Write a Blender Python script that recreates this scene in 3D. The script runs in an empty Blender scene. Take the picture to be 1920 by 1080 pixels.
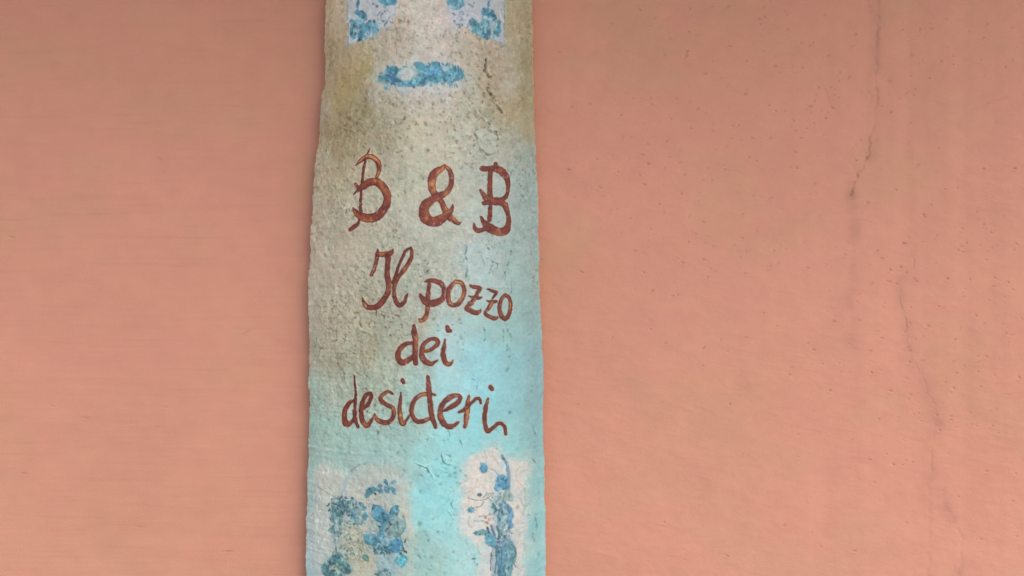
import bpy, math
import numpy as np

# ------------------------------------------------------------------ camera, sky, sun, exposure
SC = bpy.context.scene
D = 0.844                      # camera to wall, metres
K = 1920 * D / 0.76            # photo pixels per (metre / metre)
ZC = 1.55                      # height of the picture centre above the ground
cam = bpy.data.cameras.new('camera')
cam.sensor_width = 36.0
cam.lens = 36.0 * D / 0.76
cam.clip_start = 0.01
cam.clip_end = 500
cam_o = bpy.data.objects.new('camera', cam)
SC.collection.objects.link(cam_o)
cam_o.location = (0, -D, ZC)
cam_o.rotation_euler = (math.radians(90), 0, 0)
SC.camera = cam_o

SUN_EL, SUN_AZ = math.radians(42), math.radians(40)   # azimuth: to the right of straight out from the wall
w = bpy.data.worlds.new('World')
SC.world = w
w.use_nodes = True
nt = w.node_tree
sky = nt.nodes.new('ShaderNodeTexSky')
sky.sky_type = 'NISHITA'
sky.sun_disc = False
sky.sun_elevation = SUN_EL
sky.sun_rotation = math.radians(180) - SUN_AZ
sky.air_density = 1.0
sky.dust_density = 1.0
bg = nt.nodes['Background']
bg.inputs['Strength'].default_value = 0.12
nt.links.new(sky.outputs[0], bg.inputs[0])

sun = bpy.data.lights.new('sun', 'SUN')
sun.energy = 1.0
sun.angle = math.radians(48)
sun.color = (1.0, 0.975, 0.93)
sun_o = bpy.data.objects.new('sun', sun)
SC.collection.objects.link(sun_o)
from mathutils import Vector
sd = Vector((math.sin(SUN_AZ) * math.cos(SUN_EL), -math.cos(SUN_AZ) * math.cos(SUN_EL), math.sin(SUN_EL)))
sun_o.rotation_euler = sd.to_track_quat('Z', 'Y').to_euler()
sun_o.location = sd * 5

vs = SC.view_settings
vs.view_transform = 'Standard'
vs.look = 'None'
vs.gamma = 1
vs.use_curve_mapping = False
vs.exposure = 1.22
SC.cycles.max_bounces = 6

# ------------------------------------------------------------------ numpy helpers
rng = np.random.default_rng(7)

def lin(c):
    c = np.asarray(c, dtype=np.float64) / 255.0
    return np.where(c <= 0.04045, c / 12.92, ((c + 0.055) / 1.055) ** 2.4)

def smooth(a, b, x):
    t = np.clip((x - a) / (b - a), 0, 1)
    return t * t * (3 - 2 * t)

def noise(x, y, seed=0):
    xi = np.floor(x).astype(np.int64); yi = np.floor(y).astype(np.int64)
    fx = x - xi; fy = y - yi
    fx = fx * fx * fx * (fx * (fx * 6 - 15) + 10); fy = fy * fy * fy * (fy * (fy * 6 - 15) + 10)
    def h(a, b):
        n = (a * 374761393 + b * 668265263 + seed * 1442695041) & 0x7fffffff
        n = ((n ^ (n >> 13)) * 1274126177) & 0x7fffffff
        n = ((n ^ (n >> 15)) * 2246822519) & 0x7fffffff
        return ((n ^ (n >> 14)) & 0xffff) / 32767.5 - 1.0
    a = h(xi, yi); b = h(xi + 1, yi); c = h(xi, yi + 1); d = h(xi + 1, yi + 1)
    return (a * (1 - fx) + b * fx) * (1 - fy) + (c * (1 - fx) + d * fx) * fy

def fbm(x, y, seed=0, octs=4, gain=0.55):
    s = 0; amp = 1.0; tot = 0
    for o in range(octs):
        ang = 0.6 * o
        xx = (x * math.cos(ang) - y * math.sin(ang)) * 2.03 ** o + 17.3 * o
        yy = (x * math.sin(ang) + y * math.cos(ang)) * 2.03 ** o - 9.1 * o
        s = s + amp * noise(xx, yy, seed + 31 * o); tot += amp; amp *= gain
    return s / tot

def seg_dist(px, py, pts):
    """distance to a polyline and width there (pts: x, y, width)"""
    best = np.full(px.shape, 1e9); side = np.zeros(px.shape); ww = np.ones(px.shape)
    for (x0, y0, w0), (x1, y1, w1) in zip(pts[:-1], pts[1:]):
        dx, dy = x1 - x0, y1 - y0
        L = dx * dx + dy * dy + 1e-9
        t = np.clip(((px - x0) * dx + (py - y0) * dy) / L, 0, 1)
        ex, ey = px - (x0 + t * dx), py - (y0 + t * dy)
        wd = np.maximum(w0 + t * (w1 - w0), 0.5)
        q = np.hypot(ex, ey) / (wd * 0.5)
        m = q < best
        best = np.where(m, q, best)
        side = np.where(m, np.sign(dx * ey - dy * ex) * np.minimum(q, 1), side)
        ww = np.where(m, wd, ww)
    return best, side, ww

def spline(pts, n=4):
    """Catmull-Rom through the stroke's points"""
    P = np.array(pts, float)
    if len(P) < 3:
        return [tuple(p) for p in P]
    Q = np.vstack([2 * P[0] - P[1], P, 2 * P[-1] - P[-2]])
    out = []
    for i in range(1, len(Q) - 2):
        for k in range(n):
            t = k / n
            out.append(0.5 * (2 * Q[i] + (Q[i + 1] - Q[i - 1]) * t + (2 * Q[i - 1] - 5 * Q[i] + 4 * Q[i + 1] - Q[i + 2]) * t * t
                              + (3 * Q[i] - Q[i - 1] - 3 * Q[i + 1] + Q[i + 2]) * t ** 3))
    out.append(P[-1])
    return [tuple(p) for p in out]

def make_mesh(name, V, F, col=None, smooth_shade=True):
    me = bpy.data.meshes.new(name)
    V = np.asarray(V, np.float32); F = np.asarray(F, np.int32)
    me.vertices.add(len(V)); me.vertices.foreach_set('co', V.ravel())
    me.loops.add(F.size); me.loops.foreach_set('vertex_index', F.ravel())
    me.polygons.add(len(F))
    me.polygons.foreach_set('loop_start', np.arange(0, F.size, 4, dtype=np.int32))
    me.polygons.foreach_set('use_smooth', np.full(len(F), smooth_shade, dtype=bool))
    me.update(calc_edges=True)
    if col is not None:
        at = me.color_attributes.new('paint', 'FLOAT_COLOR', 'POINT')
        c = np.ones((len(V), 4), np.float32); c[:, :3] = col
        at.data.foreach_set('color', c.ravel())
    return me

def link(name, me, mat, parent=None):
    o = bpy.data.objects.new(name, me)
    SC.collection.objects.link(o)
    me.materials.append(mat)
    if parent: o.parent = parent
    return o

# ------------------------------------------------------------------ materials
def painted_material(name, rough, grain_scale, grain_amt, bump_scale, bump_dist, spec=0.3, mottle=None):
    m = bpy.data.materials.new(name); m.use_nodes = True
    n = m.node_tree; b = n.nodes['Principled BSDF']
    at = n.nodes.new('ShaderNodeVertexColor'); at.layer_name = 'paint'
    tc = n.nodes.new('ShaderNodeTexCoord')
    ns = n.nodes.new('ShaderNodeTexNoise'); ns.inputs['Scale'].default_value = grain_scale; ns.inputs['Detail'].default_value = 6
    n.links.new(tc.outputs['Object'], ns.inputs['Vector'])
    mr = n.nodes.new('ShaderNodeMapRange')
    mr.inputs[1].default_value = 0.3; mr.inputs[2].default_value = 0.7
    mr.inputs[3].default_value = 1 - grain_amt; mr.inputs[4].default_value = 1 + grain_amt
    n.links.new(ns.outputs['Fac'], mr.inputs[0])
    mx = n.nodes.new('ShaderNodeMix'); mx.data_type = 'RGBA'; mx.blend_type = 'MULTIPLY'; mx.inputs[0].default_value = 1
    n.links.new(at.outputs['Color'], mx.inputs[6]); n.links.new(mr.outputs[0], mx.inputs[7])
    out = mx.outputs[2]
    for sc_, tint, amt in (mottle or []):
        n2 = n.nodes.new('ShaderNodeTexNoise'); n2.inputs['Scale'].default_value = sc_; n2.inputs['Detail'].default_value = 4
        n2.noise_dimensions = '4D'; n2.inputs['W'].default_value = sc_ * 3.7
        n.links.new(tc.outputs['Object'], n2.inputs['Vector'])
        r2 = n.nodes.new('ShaderNodeMapRange'); r2.inputs[1].default_value = 0.45; r2.inputs[2].default_value = 0.72
        r2.inputs[3].default_value = 0; r2.inputs[4].default_value = amt
        n.links.new(n2.outputs['Fac'], r2.inputs[0])
        m2 = n.nodes.new('ShaderNodeMix'); m2.data_type = 'RGBA'; m2.blend_type = 'MULTIPLY'
        n.links.new(r2.outputs[0], m2.inputs[0]); n.links.new(out, m2.inputs[6]); m2.inputs[7].default_value = (*tint, 1)
        out = m2.outputs[2]
    n.links.new(out, b.inputs['Base Color'])
    b.inputs['Roughness'].default_value = rough
    b.inputs['Specular IOR Level'].default_value = spec
    nb = n.nodes.new('ShaderNodeTexNoise'); nb.inputs['Scale'].default_value = bump_scale; nb.inputs['Detail'].default_value = 5
    n.links.new(tc.outputs['Object'], nb.inputs['Vector'])
    bp = n.nodes.new('ShaderNodeBump'); bp.inputs['Strength'].default_value = 0.6; bp.inputs['Distance'].default_value = bump_dist
    n.links.new(nb.outputs['Fac'], bp.inputs['Height']); n.links.new(bp.outputs[0], b.inputs['Normal'])
    return m

def plain_material(name, color, rough=0.8, scale=20, amt=0.15):
    m = bpy.data.materials.new(name); m.use_nodes = True
    n = m.node_tree; b = n.nodes['Principled BSDF']
    ns = n.nodes.new('ShaderNodeTexNoise'); ns.inputs['Scale'].default_value = scale; ns.inputs['Detail'].default_value = 5
    cr = n.nodes.new('ShaderNodeValToRGB')
    cr.color_ramp.elements[0].position = 0.3; cr.color_ramp.elements[1].position = 0.7
    cr.color_ramp.elements[0].color = (*[c * (1 - amt) for c in color], 1)
    cr.color_ramp.elements[1].color = (*[c * (1 + amt) for c in color], 1)
    n.links.new(ns.outputs['Fac'], cr.inputs[0]); n.links.new(cr.outputs[0], b.inputs['Base Color'])
    b.inputs['Roughness'].default_value = rough
    return m

WALL_MAT = painted_material('salmon_wall_paint', 0.9, 60, 0.025, 900, 0.00035, 0.15,
                            [(9, (0.95, 0.985, 0.945), 0.8), (26, (1.0, 0.97, 0.97), 0.5), (4, (0.96, 0.96, 0.94), 0.5)])
TILE_MAT = painted_material('painted_render', 0.85, 500, 0.05, 1500, 0.0003, 0.2)
LETTER_MAT = painted_material('brown_brush_paint', 0.6, 400, 0.08, 1200, 0.0002, 0.3)
MOTIF_MAT = painted_material('blue_paper_print', 0.7, 400, 0.07, 1400, 0.00025, 0.25)
CLAY_MAT = plain_material('fired_clay', (0.34, 0.26, 0.20), 0.9, 60)
PAVING_MAT = plain_material('pale_paving', (0.40, 0.39, 0.37), 0.9, 6)

# ------------------------------------------------------------------ the ground, out of the picture below
g = 12.0
ground = link('ground', make_mesh('ground', [(-g, -2 * g, 0), (g, -2 * g, 0), (g, 1, 0), (-g, 1, 0)], [(0, 1, 2, 3)]), PAVING_MAT)
ground['kind'] = 'structure'

# ------------------------------------------------------------------ the salmon wall
def wx(px): return (px - 960) * D / K
def wz(py): return ZC - (py - 540) * D / K

def wall_build():
    cols = np.concatenate([[-4000, -2500, -1200, -500, -200], np.arange(-60, 560, 4.0), np.arange(560, 630, 2.0), np.arange(630, 980, 14.0),
                           np.arange(980, 1985, 1.6), [2050, 2200, 2500, 3300, 4600, 6000]])
    rows = np.concatenate([[-3300, -2000, -1000, -400, -150], np.arange(-40, 1122, 1.6), [1200, 1400, 1800, 2600, 3600, 4455]])
    PX, PY = np.meshgrid(cols, rows)
    H = 0.0011 * fbm(PX / 420, PY / 330, 3, 3) + 0.00045 * fbm(PX / 90, PY / 60, 5, 3)
    left = smooth(1060, 500, PX)
    right = 1 - left
    H += right * (0.00017 * fbm(PX / 16, PY / 11, 9, 3))
    H += 0.00010 * left * fbm(PX / 130, PY / 7, 12, 3)
    # trowel drags
    dr = fbm(PX / 60 + PY / 70, PY / 9 - PX / 40, 15, 2)
    H += right * 0.00016 * np.clip(dr - 0.12, 0, 1)
    col = np.ones(PX.shape + (3,)) * np.array([0.572, 0.247, 0.161])
    col *= (1 + 0.03 * fbm(PX / 260, PY / 180, 21, 3))[..., None]
    # faint upright wash bands in the paint on the right
    band = right * fbm(PX / 26, PY / 900, 23, 2) * smooth(1400, 1650, PX)
    col *= (1 + 0.035 * band)[..., None]
    # brush marks drawn sideways on the left
    st = left * np.clip(fbm(PX / 120, PY / 5.5, 25, 2) - 0.25, 0, 1)
    col *= (1 - 0.07 * st)[..., None]
    tint = smooth(0.05, 0.5, fbm(PX / 150, PY / 110, 27, 3))[..., None]
    col = col * (1 - tint) + col * np.array([0.965, 1.015, 0.975]) * tint
    m1 = fbm(PX / np.where(PX < 600, 70, 34), PY / 26, 28, 3); m2 = fbm(PX / 12, PY / 12, 29, 2)
    col = col * (1 + 0.022 * m1[..., None] * np.array([0.5, 1.1, 0.2]) + 0.012 * (m2 * right)[..., None])
    # pits left in the plaster
    zones = [(1540, 180, 110, 90, 60), (1380, 110, 120, 100, 45), (1300, 300, 160, 60, 45), (1420, 440, 130, 70, 55), (1800, 570, 120, 110, 110),
             (1740, 90, 140, 80, 40), (1520, 600, 200, 80, 30), (1800, 800, 120, 90, 45), (1720, 350, 180, 120, 25), (1500, 850, 300, 160, 30),
             (1200, 200, 130, 160, 40), (1250, 620, 160, 140, 18), (1500, 220, 70, 40, 25), (250, 800, 200, 180, 9), (200, 300, 180, 200, 6)]
    for cx, cy, sx, sy, n in zones:
        for k in range(int(n * 0.95)):
            x = rng.normal(cx, sx); y = rng.normal(cy, sy)
            if x > 1915 or (520 < x < 1045): continue
            big = rng.random() < 0.3
            a = (rng.uniform(2.2, 4.6) if big else rng.uniform(1.3, 2.8)) * (2.2 if x < 600 else 1); b = rng.uniform(0.9, 1.9); dep = rng.uniform(0.0003, 0.0011)
            th = rng.normal(0.06, 0.25)
            i0, i1 = np.searchsorted(cols, [x - 14, x + 14]); j0, j1 = np.searchsorted(rows, [y - 10, y + 10])
            X = PX[j0:j1, i0:i1] - x; Y = PY[j0:j1, i0:i1] - y
            u = X * math.cos(th) + Y * math.sin(th); v = -X * math.sin(th) + Y * math.cos(th)
            q = np.exp(-((u / a) ** 2 + (v / b) ** 2))
            lip = np.exp(-((u / (a * 1.3)) ** 2 + ((v - 2.2 * b) / (b * 1.1)) ** 2))
            H[j0:j1, i0:i1] += -dep * q + dep * 0.35 * lip
            dirt = rng.uniform(0.08, 0.26) if big else rng.uniform(0.03, 0.15)
            col[j0:j1, i0:i1] *= 1 - (dirt * q)[..., None] * np.array([0.75, 1.0, 1.05])
    # cracks: grooves with dust in them
    def crack(pts, wid, dep, dirt, halo=0, halo_amt=0):
        P = [(x + rng.normal(0, 0.8), y, wid) for x, y in pts]
        xs = [p[0] for p in P]; ys = [p[1] for p in P]
        i0, i1 = np.searchsorted(cols, [min(xs) - 40, max(xs) + 40]); j0, j1 = np.searchsorted(rows, [min(ys) - 10, max(ys) + 10])
        X = PX[j0:j1, i0:i1]; Y = PY[j0:j1, i0:i1]
        X = X + 2.6 * noise(Y / 9, X * 0, 41) + 1.3 * noise(Y / 3.5, X * 0, 42)
        q, s, ww = seg_dist(X, Y, P)
        brk = 0.3 + 0.7 * smooth(-0.4, 0.35, noise(Y / 19, X * 0, 45) + 0.5 * noise(Y / 6, X * 0, 46))
        wid_ = 1
        m = np.exp(-q ** 2) * brk
        H[j0:j1, i0:i1] -= 0.7 * dep * m
        col[j0:j1, i0:i1] *= 1 - (0.6 * dirt * m)[..., None] * np.array([0.85, 1.0, 1.0])
        if halo:
            hm = np.exp(-(q * wid / halo) ** 2) * halo_amt * smooth(-0.5, 0.5, fbm(X / 30, Y / 40, 43, 2))
            col[j0:j1, i0:i1] = col[j0:j1, i0:i1] * (1 - hm[..., None] * np.array([0.13, 0.12, 0.10]))
    crack([(1648, -40), (1647, 30), (1646, 70), (1645, 130), (1644, 190), (1640, 240)], 7, 0.0008, 0.20, 26, 0.8)
    crack([(1640, 235), (1631, 255), (1629, 280), (1626, 295)], 4, 0.0007, 0.26, 26, 0.9)
    crack([(1626, 295), (1617, 315), (1606, 326), (1604, 340), (1599, 355), (1594, 366)], 3.8, 0.0012, 0.40, 26, 0.9)
    crack([(1596, 366), (1598, 385), (1601, 420), (1598, 470), (1594, 560), (1596, 650)], 14, 0.0003, 0.05, 30, 0.8)
    crack([(1606, 412), (1625, 413), (1642, 420)], 3, 0.0008, 0.22)
    crack([(1718, 458), (1716, 478), (1711, 500), (1702, 512)], 2.6, 0.0004, 0.16, 22, 0.6)
    crack([(1690, 525), (1687, 552), (1694, 585), (1698, 612)], 2.6, 0.0005, 0.20, 22, 0.8)
    crack([(1698, 612), (1702, 640), (1707, 670), (1720, 690), (1734, 720), (1742, 738), (1754, 760), (1758, 790)], 3, 0.0003, 0.10, 30, 0.8)
    crack([(1752, 795), (1749, 830), (1745, 860), (1746, 890)], 3, 0.0004, 0.12, 30, 0.8)
    crack([(1770, 920), (1770, 945), (1790, 980), (1803, 1010), (1801, 1060), (1799, 1120)], 8, 0.0003, 0.08, 28, 0.9)
    crack([(1742, 900), (1742, 960), (1740, 1040), (1741, 1120)], 9, 0.0003, 0.06)
    crack([(1800, 222), (1830, 205), (1862, 190), (1885, 182)], 3, 0.0006, 0.16)
    crack([(1500, 100), (1530, 125), (1545, 160), (1560, 200), (1575, 215)], 3, 0.0004, 0.08)
    V = np.stack([wx(PX), -H, wz(PY)], -1).reshape(-1, 3)
    nr, nc = PX.shape
    idx = np.arange(nr * nc).reshape(nr, nc)
    F = np.stack([idx[:-1, :-1], idx[1:, :-1], idx[1:, 1:], idx[:-1, 1:]], -1).reshape(-1, 4)
    return make_mesh('wall', V, F, col.reshape(-1, 3))

wall = link('plaster_wall', wall_build(), WALL_MAT)
wall['label'] = 'salmon pink plastered house wall with fine cracks and pits behind the painted tile'
wall['category'] = 'wall'
wall['kind'] = 'thing'

def box(name, x0, x1, y0, y1, z0, z1, mat, parent):
    V = [(x0, y0, z0), (x1, y0, z0), (x1, y1, z0), (x0, y1, z0), (x0, y0, z1), (x1, y0, z1), (x1, y1, z1), (x0, y1, z1)]
    F = [(0, 3, 2, 1), (4, 5, 6, 7), (0, 1, 5, 4), (1, 2, 6, 5), (2, 3, 7, 6), (3, 0, 4, 7)]
    return link(name, make_mesh(name, V, F, None, False), mat, parent)

# added unseen slab over the wall, put in to shade its upper part
box('added_shade_slab', -1.9, 0.8, -0.46, -0.004, ZC + 0.50, ZC + 0.56, CLAY_MAT, wall)

# ------------------------------------------------------------------ the curved roof tile
EDGE_D, SAG, HALF = 0.010, 0.050, math.radians(52)
LEFT = [(-80, 612), (0, 609), (60, 607), (110, 607), (140, 606), (158, 608), (166, 607), (174, 603), (210, 599), (260, 595), (300, 590), (338, 587),
        (416, 582), (468, 579), (540, 577), (640, 577), (810, 577), (900, 574), (967, 573), (1080, 571), (1160, 569)]
RIGHT = [(-80, 998), (0, 1000), (160, 1002), (280, 1007), (420, 1012), (540, 1014), (640, 1018), (700, 1020), (810, 1022), (960, 1024), (1080, 1025), (1160, 1027)]

# rows are level rings of the tile; a ring's height is given by the picture row where its edge shows
ROWS = np.arange(-62, 1142.1, 1.15)
NC = 470
A = np.sin(np.linspace(-math.pi / 2, math.pi / 2, NC)) * 0.25 + np.linspace(-1, 1, NC) * 0.75
ke = K / (D - EDGE_D)
zrow = ZC - (ROWS - 540) / ke
lx = (np.interp(ROWS, *zip(*LEFT)) - 960) / ke
rx = (np.interp(ROWS, *zip(*RIGHT)) - 960) / ke
lx = lx + 0.0006 * fbm(ROWS / 16, ROWS * 0, 61, 4) + 0.0003 * noise(ROWS / 4, ROWS * 0, 62)
rx = rx + 0.0004 * fbm(ROWS / 24, ROWS * 0, 63, 4) + 0.0001 * noise(ROWS / 4, ROWS * 0, 64)
th = A[None, :] * HALF
prof_x = np.sin(th) / math.sin(HALF)
prof_d = (np.cos(th) - math.cos(HALF)) / (1 - math.cos(HALF))
cx = (lx + rx)[:, None] / 2; hw = (rx - lx)[:, None] / 2
BX = cx + hw * prof_x
BD = EDGE_D + SAG * prof_d + 0.0012 * fbm(BX * 18, zrow[:, None] * 14 + BX * 0, 66, 2)
BZ = zrow[:, None] + 0 * BX
NX = np.sin(th) + 0 * BX; ND = np.cos(th) + 0 * BX
# where every point of the tile's face shows in the photograph, to copy its paint from there
PX = 960 + BX * K / (D - BD)
PY = 540 - (BZ - ZC) * K / (D - BD)
S = (A[None, :] * HALF * (hw / math.sin(HALF))) * 2500 + 0 * PX     # across the face, about photo pixels
T = -(BZ - ZC) * 2500 + 540                                          # down the face

# ---- ground colours of the paint, picked up where they lie
GROUND = [
 (615,20,168,152,120),(615,90,160,146,112),(612,150,165,152,122),(605,210,168,158,134),(595,300,160,154,134),(588,400,166,160,142),(584,480,172,166,150),(580,560,172,168,152),(580,660,164,164,148),(580,740,156,174,158),(580,800,150,178,164),(580,870,152,180,168),(578,940,160,184,176),(575,1060,164,190,188),
 (635,30,178,166,142),(630,100,160,146,116),(650,160,160,140,96),(640,190,160,146,104),(630,240,152,138,104),(650,270,160,146,112),(625,330,160,152,128),(630,430,164,158,140),(630,520,172,166,148),(630,600,168,162,142),(630,680,162,160,140),(640,740,164,170,150),(620,800,156,180,164),(640,850,156,182,168),(615,900,186,184,172),(600,960,182,184,172),(600,1040,180,186,178),
 (680,110,172,158,122),(690,140,150,132,88),(680,200,150,138,104),(670,230,146,134,104),(700,250,166,154,126),(690,300,176,168,146),(680,400,180,174,156),(670,480,178,172,154),(680,580,172,166,146),(690,660,168,164,142),(700,740,166,172,152),(680,820,156,184,170),(700,860,160,186,178),(690,930,190,184,172),(680,1000,186,178,156),(680,1050,182,176,150),
 (720,100,184,174,152),(730,60,190,178,156),(740,90,192,180,160),(700,180,184,176,160),(740,230,182,172,150),(730,260,168,158,130),(740,310,182,174,152),(750,400,188,184,166),(740,480,184,180,160),(740,560,180,176,156),(745,640,172,170,148),(730,700,172,176,156),(750,770,164,186,170),(740,820,164,190,178),(750,860,168,194,184),(740,900,182,188,178),(740,1000,184,184,170),
 (780,20,206,198,180),(790,60,208,200,184),(790,100,202,196,180),(780,190,198,190,174),(780,240,204,194,168),(780,290,198,190,170),(770,350,190,186,166),(780,420,192,190,172),(790,480,186,186,170),(780,540,184,184,166),(780,610,184,182,164),(790,680,170,184,170),(790,740,164,190,180),(780,800,166,192,180),(790,850,158,204,198),(800,920,156,212,212),(790,980,160,212,210),(800,1050,168,204,196),
 (830,40,204,194,182),(820,90,206,196,182),(830,180,202,196,184),(830,230,200,190,168),(840,290,194,188,168),(830,350,192,188,168),(850,440,192,192,176),(840,500,186,188,174),(850,570,186,192,182),(840,640,176,200,198),(840,700,168,204,206),(840,760,164,206,208),(840,810,154,208,210),(840,880,152,210,212),(840,950,156,214,214),(840,1010,164,208,204),(840,1060,168,206,200),
 (880,110,190,180,158),(880,150,186,178,154),(880,210,186,180,160),(880,260,192,188,172),(880,330,190,190,176),(870,430,190,192,180),(880,480,184,200,196),(890,540,182,202,202),(890,600,172,206,214),(890,660,160,206,220),(890,720,156,206,218),(890,780,152,206,214),(890,830,150,206,208),(890,890,208,204,192),(890,960,210,204,196),(890,1040,170,206,202),
 (920,120,184,168,144),(920,170,180,166,136),(920,220,178,168,140),(920,270,186,184,168),(920,330,184,188,176),(920,430,176,194,190),(920,490,178,198,196),(920,540,176,198,198),(920,620,158,200,210),(920,680,152,202,216),(920,740,150,204,216),(920,810,148,204,208),(925,850,206,206,194),(935,930,204,204,196),(940,1000,206,202,192),
 (955,30,176,160,128),(955,100,176,162,138),(955,160,180,170,150),(960,210,172,154,120),(960,270,170,164,144),(960,340,160,178,170),(960,420,158,182,178),(960,500,156,186,182),(960,560,154,184,184),(960,620,150,186,192),(960,690,148,190,198),(960,760,148,196,200),(960,830,150,200,196),(975,890,196,202,190),(970,960,200,204,194),(970,1040,190,202,192),
 (985,30,168,152,118),(990,110,160,146,112),(990,180,164,150,114),(990,240,166,154,122),(995,290,152,164,152),(995,360,150,170,162),(1000,440,150,174,168),(1000,520,152,178,174),(1000,590,146,176,178),(1005,660,144,176,180),(1005,740,146,180,184),(1005,820,148,188,186),(1008,900,148,192,188),(1008,980,148,194,190),(1008,1060,152,196,194)]
G = np.array(GROUND, float)
G[:, 4] = np.where(G[:, 4] > G[:, 3] - 2, G[:, 3] - 2 + 0.3 * (G[:, 4] - G[:, 3] + 2), G[:, 4])   # the wash is turquoise, not sky blue
m_ = (G[:, 0] < 720) & (G[:, 1] > 270) & (G[:, 1] < 720); G[m_, 2:] *= np.array([1.0, 0.965, 0.93])
m_ = (G[:, 0] > 690) & (G[:, 0] < 940) & (G[:, 1] < 640); G[m_, 2:] *= np.array([0.955, 0.945, 0.935])
m_ = (G[:, 0] < 690) & (G[:, 1] < 280); G[m_, 2:] *= np.array([0.94, 0.915, 0.92])
m_ = (G[:, 1] < 210) & (G[:, 0] > 690) & (G[:, 0] < 940); G[m_, 2:] *= np.array([1.0, 0.985, 1.0])
m_ = (G[:, 1] < 640) & (G[:, 4] > G[:, 3] - 8) & (G[:, 3] > G[:, 2]); G[m_, 4] = G[m_, 3] - 7; G[m_, 2] += 4
m_ = (G[:, 0] >= 945) & (G[:, 1] > 255) & (G[:, 1] < 540); G[m_, 2:] = G[m_, 2:] * 0.68 + np.array([166, 170, 156]) * 0.32
wxp = PX + 9 * fbm(S / 28, T / 28, 71, 3) + 3 * noise(S / 5, T / 5, 72)
wyp = PY + 12 * fbm(S / 26, T / 30, 73, 3) + 3 * noise(S / 5, T / 5, 74)
num = np.zeros(PX.shape + (3,)); den = np.zeros(PX.shape)
for x, y, r, g_, b_ in G:
    dd = ((wxp - x) / 1.0) ** 2 + ((wyp - y) / 1.25) ** 2
    k_ = 1.0 / (dd + 180.0) ** 1.7
    num += k_[..., None] * np.array([r, g_, b_]); den += k_
SRGB = num / den[..., None]          # the paint colours as they show; most of the light is divided out further down
HT = np.zeros(PX.shape)              # relief of the face, metres
LAB = np.zeros(PX.shape, np.int32)   # which part a spot of the face belongs to

# ---- coarse sandy render, smoother where the blue wash lies
blue = smooth(-6, 26, SRGB[..., 2] - SRGB[..., 0])
coarse = 1 - 0.72 * blue
g1 = fbm(S / 9, T / 9, 81, 4, 0.62); g2 = fbm(S / 3.4, T / 3.4, 82, 2); g3 = fbm(S / 40, T / 40, 83, 3)
rough_ = smooth(-0.35, 0.35, fbm(S / 75, T / 65, 88, 2)); coarse = coarse * (0.55 + 0.45 * rough_)
rid = 1 - np.abs(fbm(S / 19 + T / 50, T / 16 - S / 40, 89, 3)) * 2.6
HT += 0.00045 * np.clip(rid, 0, 1) ** 2 * (0.35 + 0.65 * (1 - rough_)) * (0.35 + 0.65 * coarse)
HT += coarse * (0.00062 * g1 + 0.00022 * g2) + 0.0010 * g3
pit = smooth(0.30, 0.62, fbm(S / 5.2, T / 4.2, 84, 3)) * (0.35 + 0.65 * smooth(-0.25, 0.35, fbm(S / 60, T / 50, 85, 2)))
HT -= 0.0008 * pit * coarse
SRGB *= (1 + (0.030 + 0.05 * coarse) * g1 + 0.035 * coarse * g2 + 0.03 * g3)[..., None]
SRGB *= (1 + 0.07 * coarse * fbm(S / 6.5, T / 6.5, 90, 3))[..., None]
warm = fbm(S / 14, T / 12, 86, 3)
SRGB *= 1 + (0.035 * warm[..., None]) * np.array([0.7, -0.35, -0.45])
SRGB *= (1 - 0.20 * (pit * coarse)[..., None] * np.array([0.9, 1.0, 1.15]))
pale = smooth(0.34, 0.6, fbm(S / 6.0, T / 5.0, 87, 2)) * coarse
SRGB += pale[..., None] * np.array([12, 11, 9])

PF, QF = PX.ravel(), PY.ravel()
def near(x0, x1, y0, y1):
    return np.nonzero((PF > x0) & (PF < x1) & (QF > y0) & (QF < y1))[0]
CF = SRGB.reshape(-1, 3); HF = HT.reshape(-1); LF = LAB.reshape(-1)
SF, TF = S.ravel(), T.ravel()
WIGX = (1.1 * noise(S / 5, T / 5, 91) + 0.6 * noise(S / 2.2, T / 2.2, 92)).ravel()
WIGY = (1.1 * noise(S / 5, T / 5, 93) + 0.6 * noise(S / 2.2, T / 2.2, 94)).ravel()
BRUSH = fbm(S / 7, T / 7, 95, 3).ravel()

def blend(i, col, a):
    CF[i] = CF[i] * (1 - a[:, None]) + np.asarray(col) * a[:, None]

PARTS = {}; PLABEL = {}; OWNER = {}
def part_id(name, label=None, owner=None):
    k = len(PARTS) + 1
    PARTS[k] = name
    if label: PLABEL[k] = label
    if owner: OWNER[k] = owner
    return k

# ---- specks of dirt and little flakes
def specks(cx, cy, sx, sy, n, col=(92, 88, 70), size=(0.9, 2.6), amt=(0.15, 0.6)):
    for k in range(int(n * 0.65)):
        x = rng.normal(cx, sx); y = rng.normal(cy, sy)
        a = rng.uniform(*size) * rng.uniform(1, 2.0); b = rng.uniform(*size); t = rng.uniform(0, 3.14)
        i = near(x - 7, x + 7, y - 7, y + 7)
        if len(i) == 0: continue
        X = PF[i] + WIGX[i] - x; Y = QF[i] + WIGY[i] - y
        u = X * math.cos(t) + Y * math.sin(t); v = -X * math.sin(t) + Y * math.cos(t)
        q = np.exp(-((u / a) ** 2 + (v / b) ** 2))
        blend(i, col, q * rng.uniform(*amt))
        HF[i] -= 0.0006 * q
specks(690, 250, 60, 60, 80, (104, 92, 62)); specks(660, 420, 50, 120, 120, (112, 104, 84)); specks(730, 230, 40, 40, 50, (110, 96, 70))
specks(690, 620, 60, 60, 130, (104, 98, 78)); specks(790, 300, 120, 40, 60, (128, 116, 92)); specks(880, 300, 60, 60, 50, (104, 108, 92))
specks(620, 60, 10, 70, 30, (110, 94, 62)); specks(870, 200, 60, 40, 50, (128, 112, 82)); specks(760, 850, 50, 40, 60, (104, 132, 122))
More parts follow.
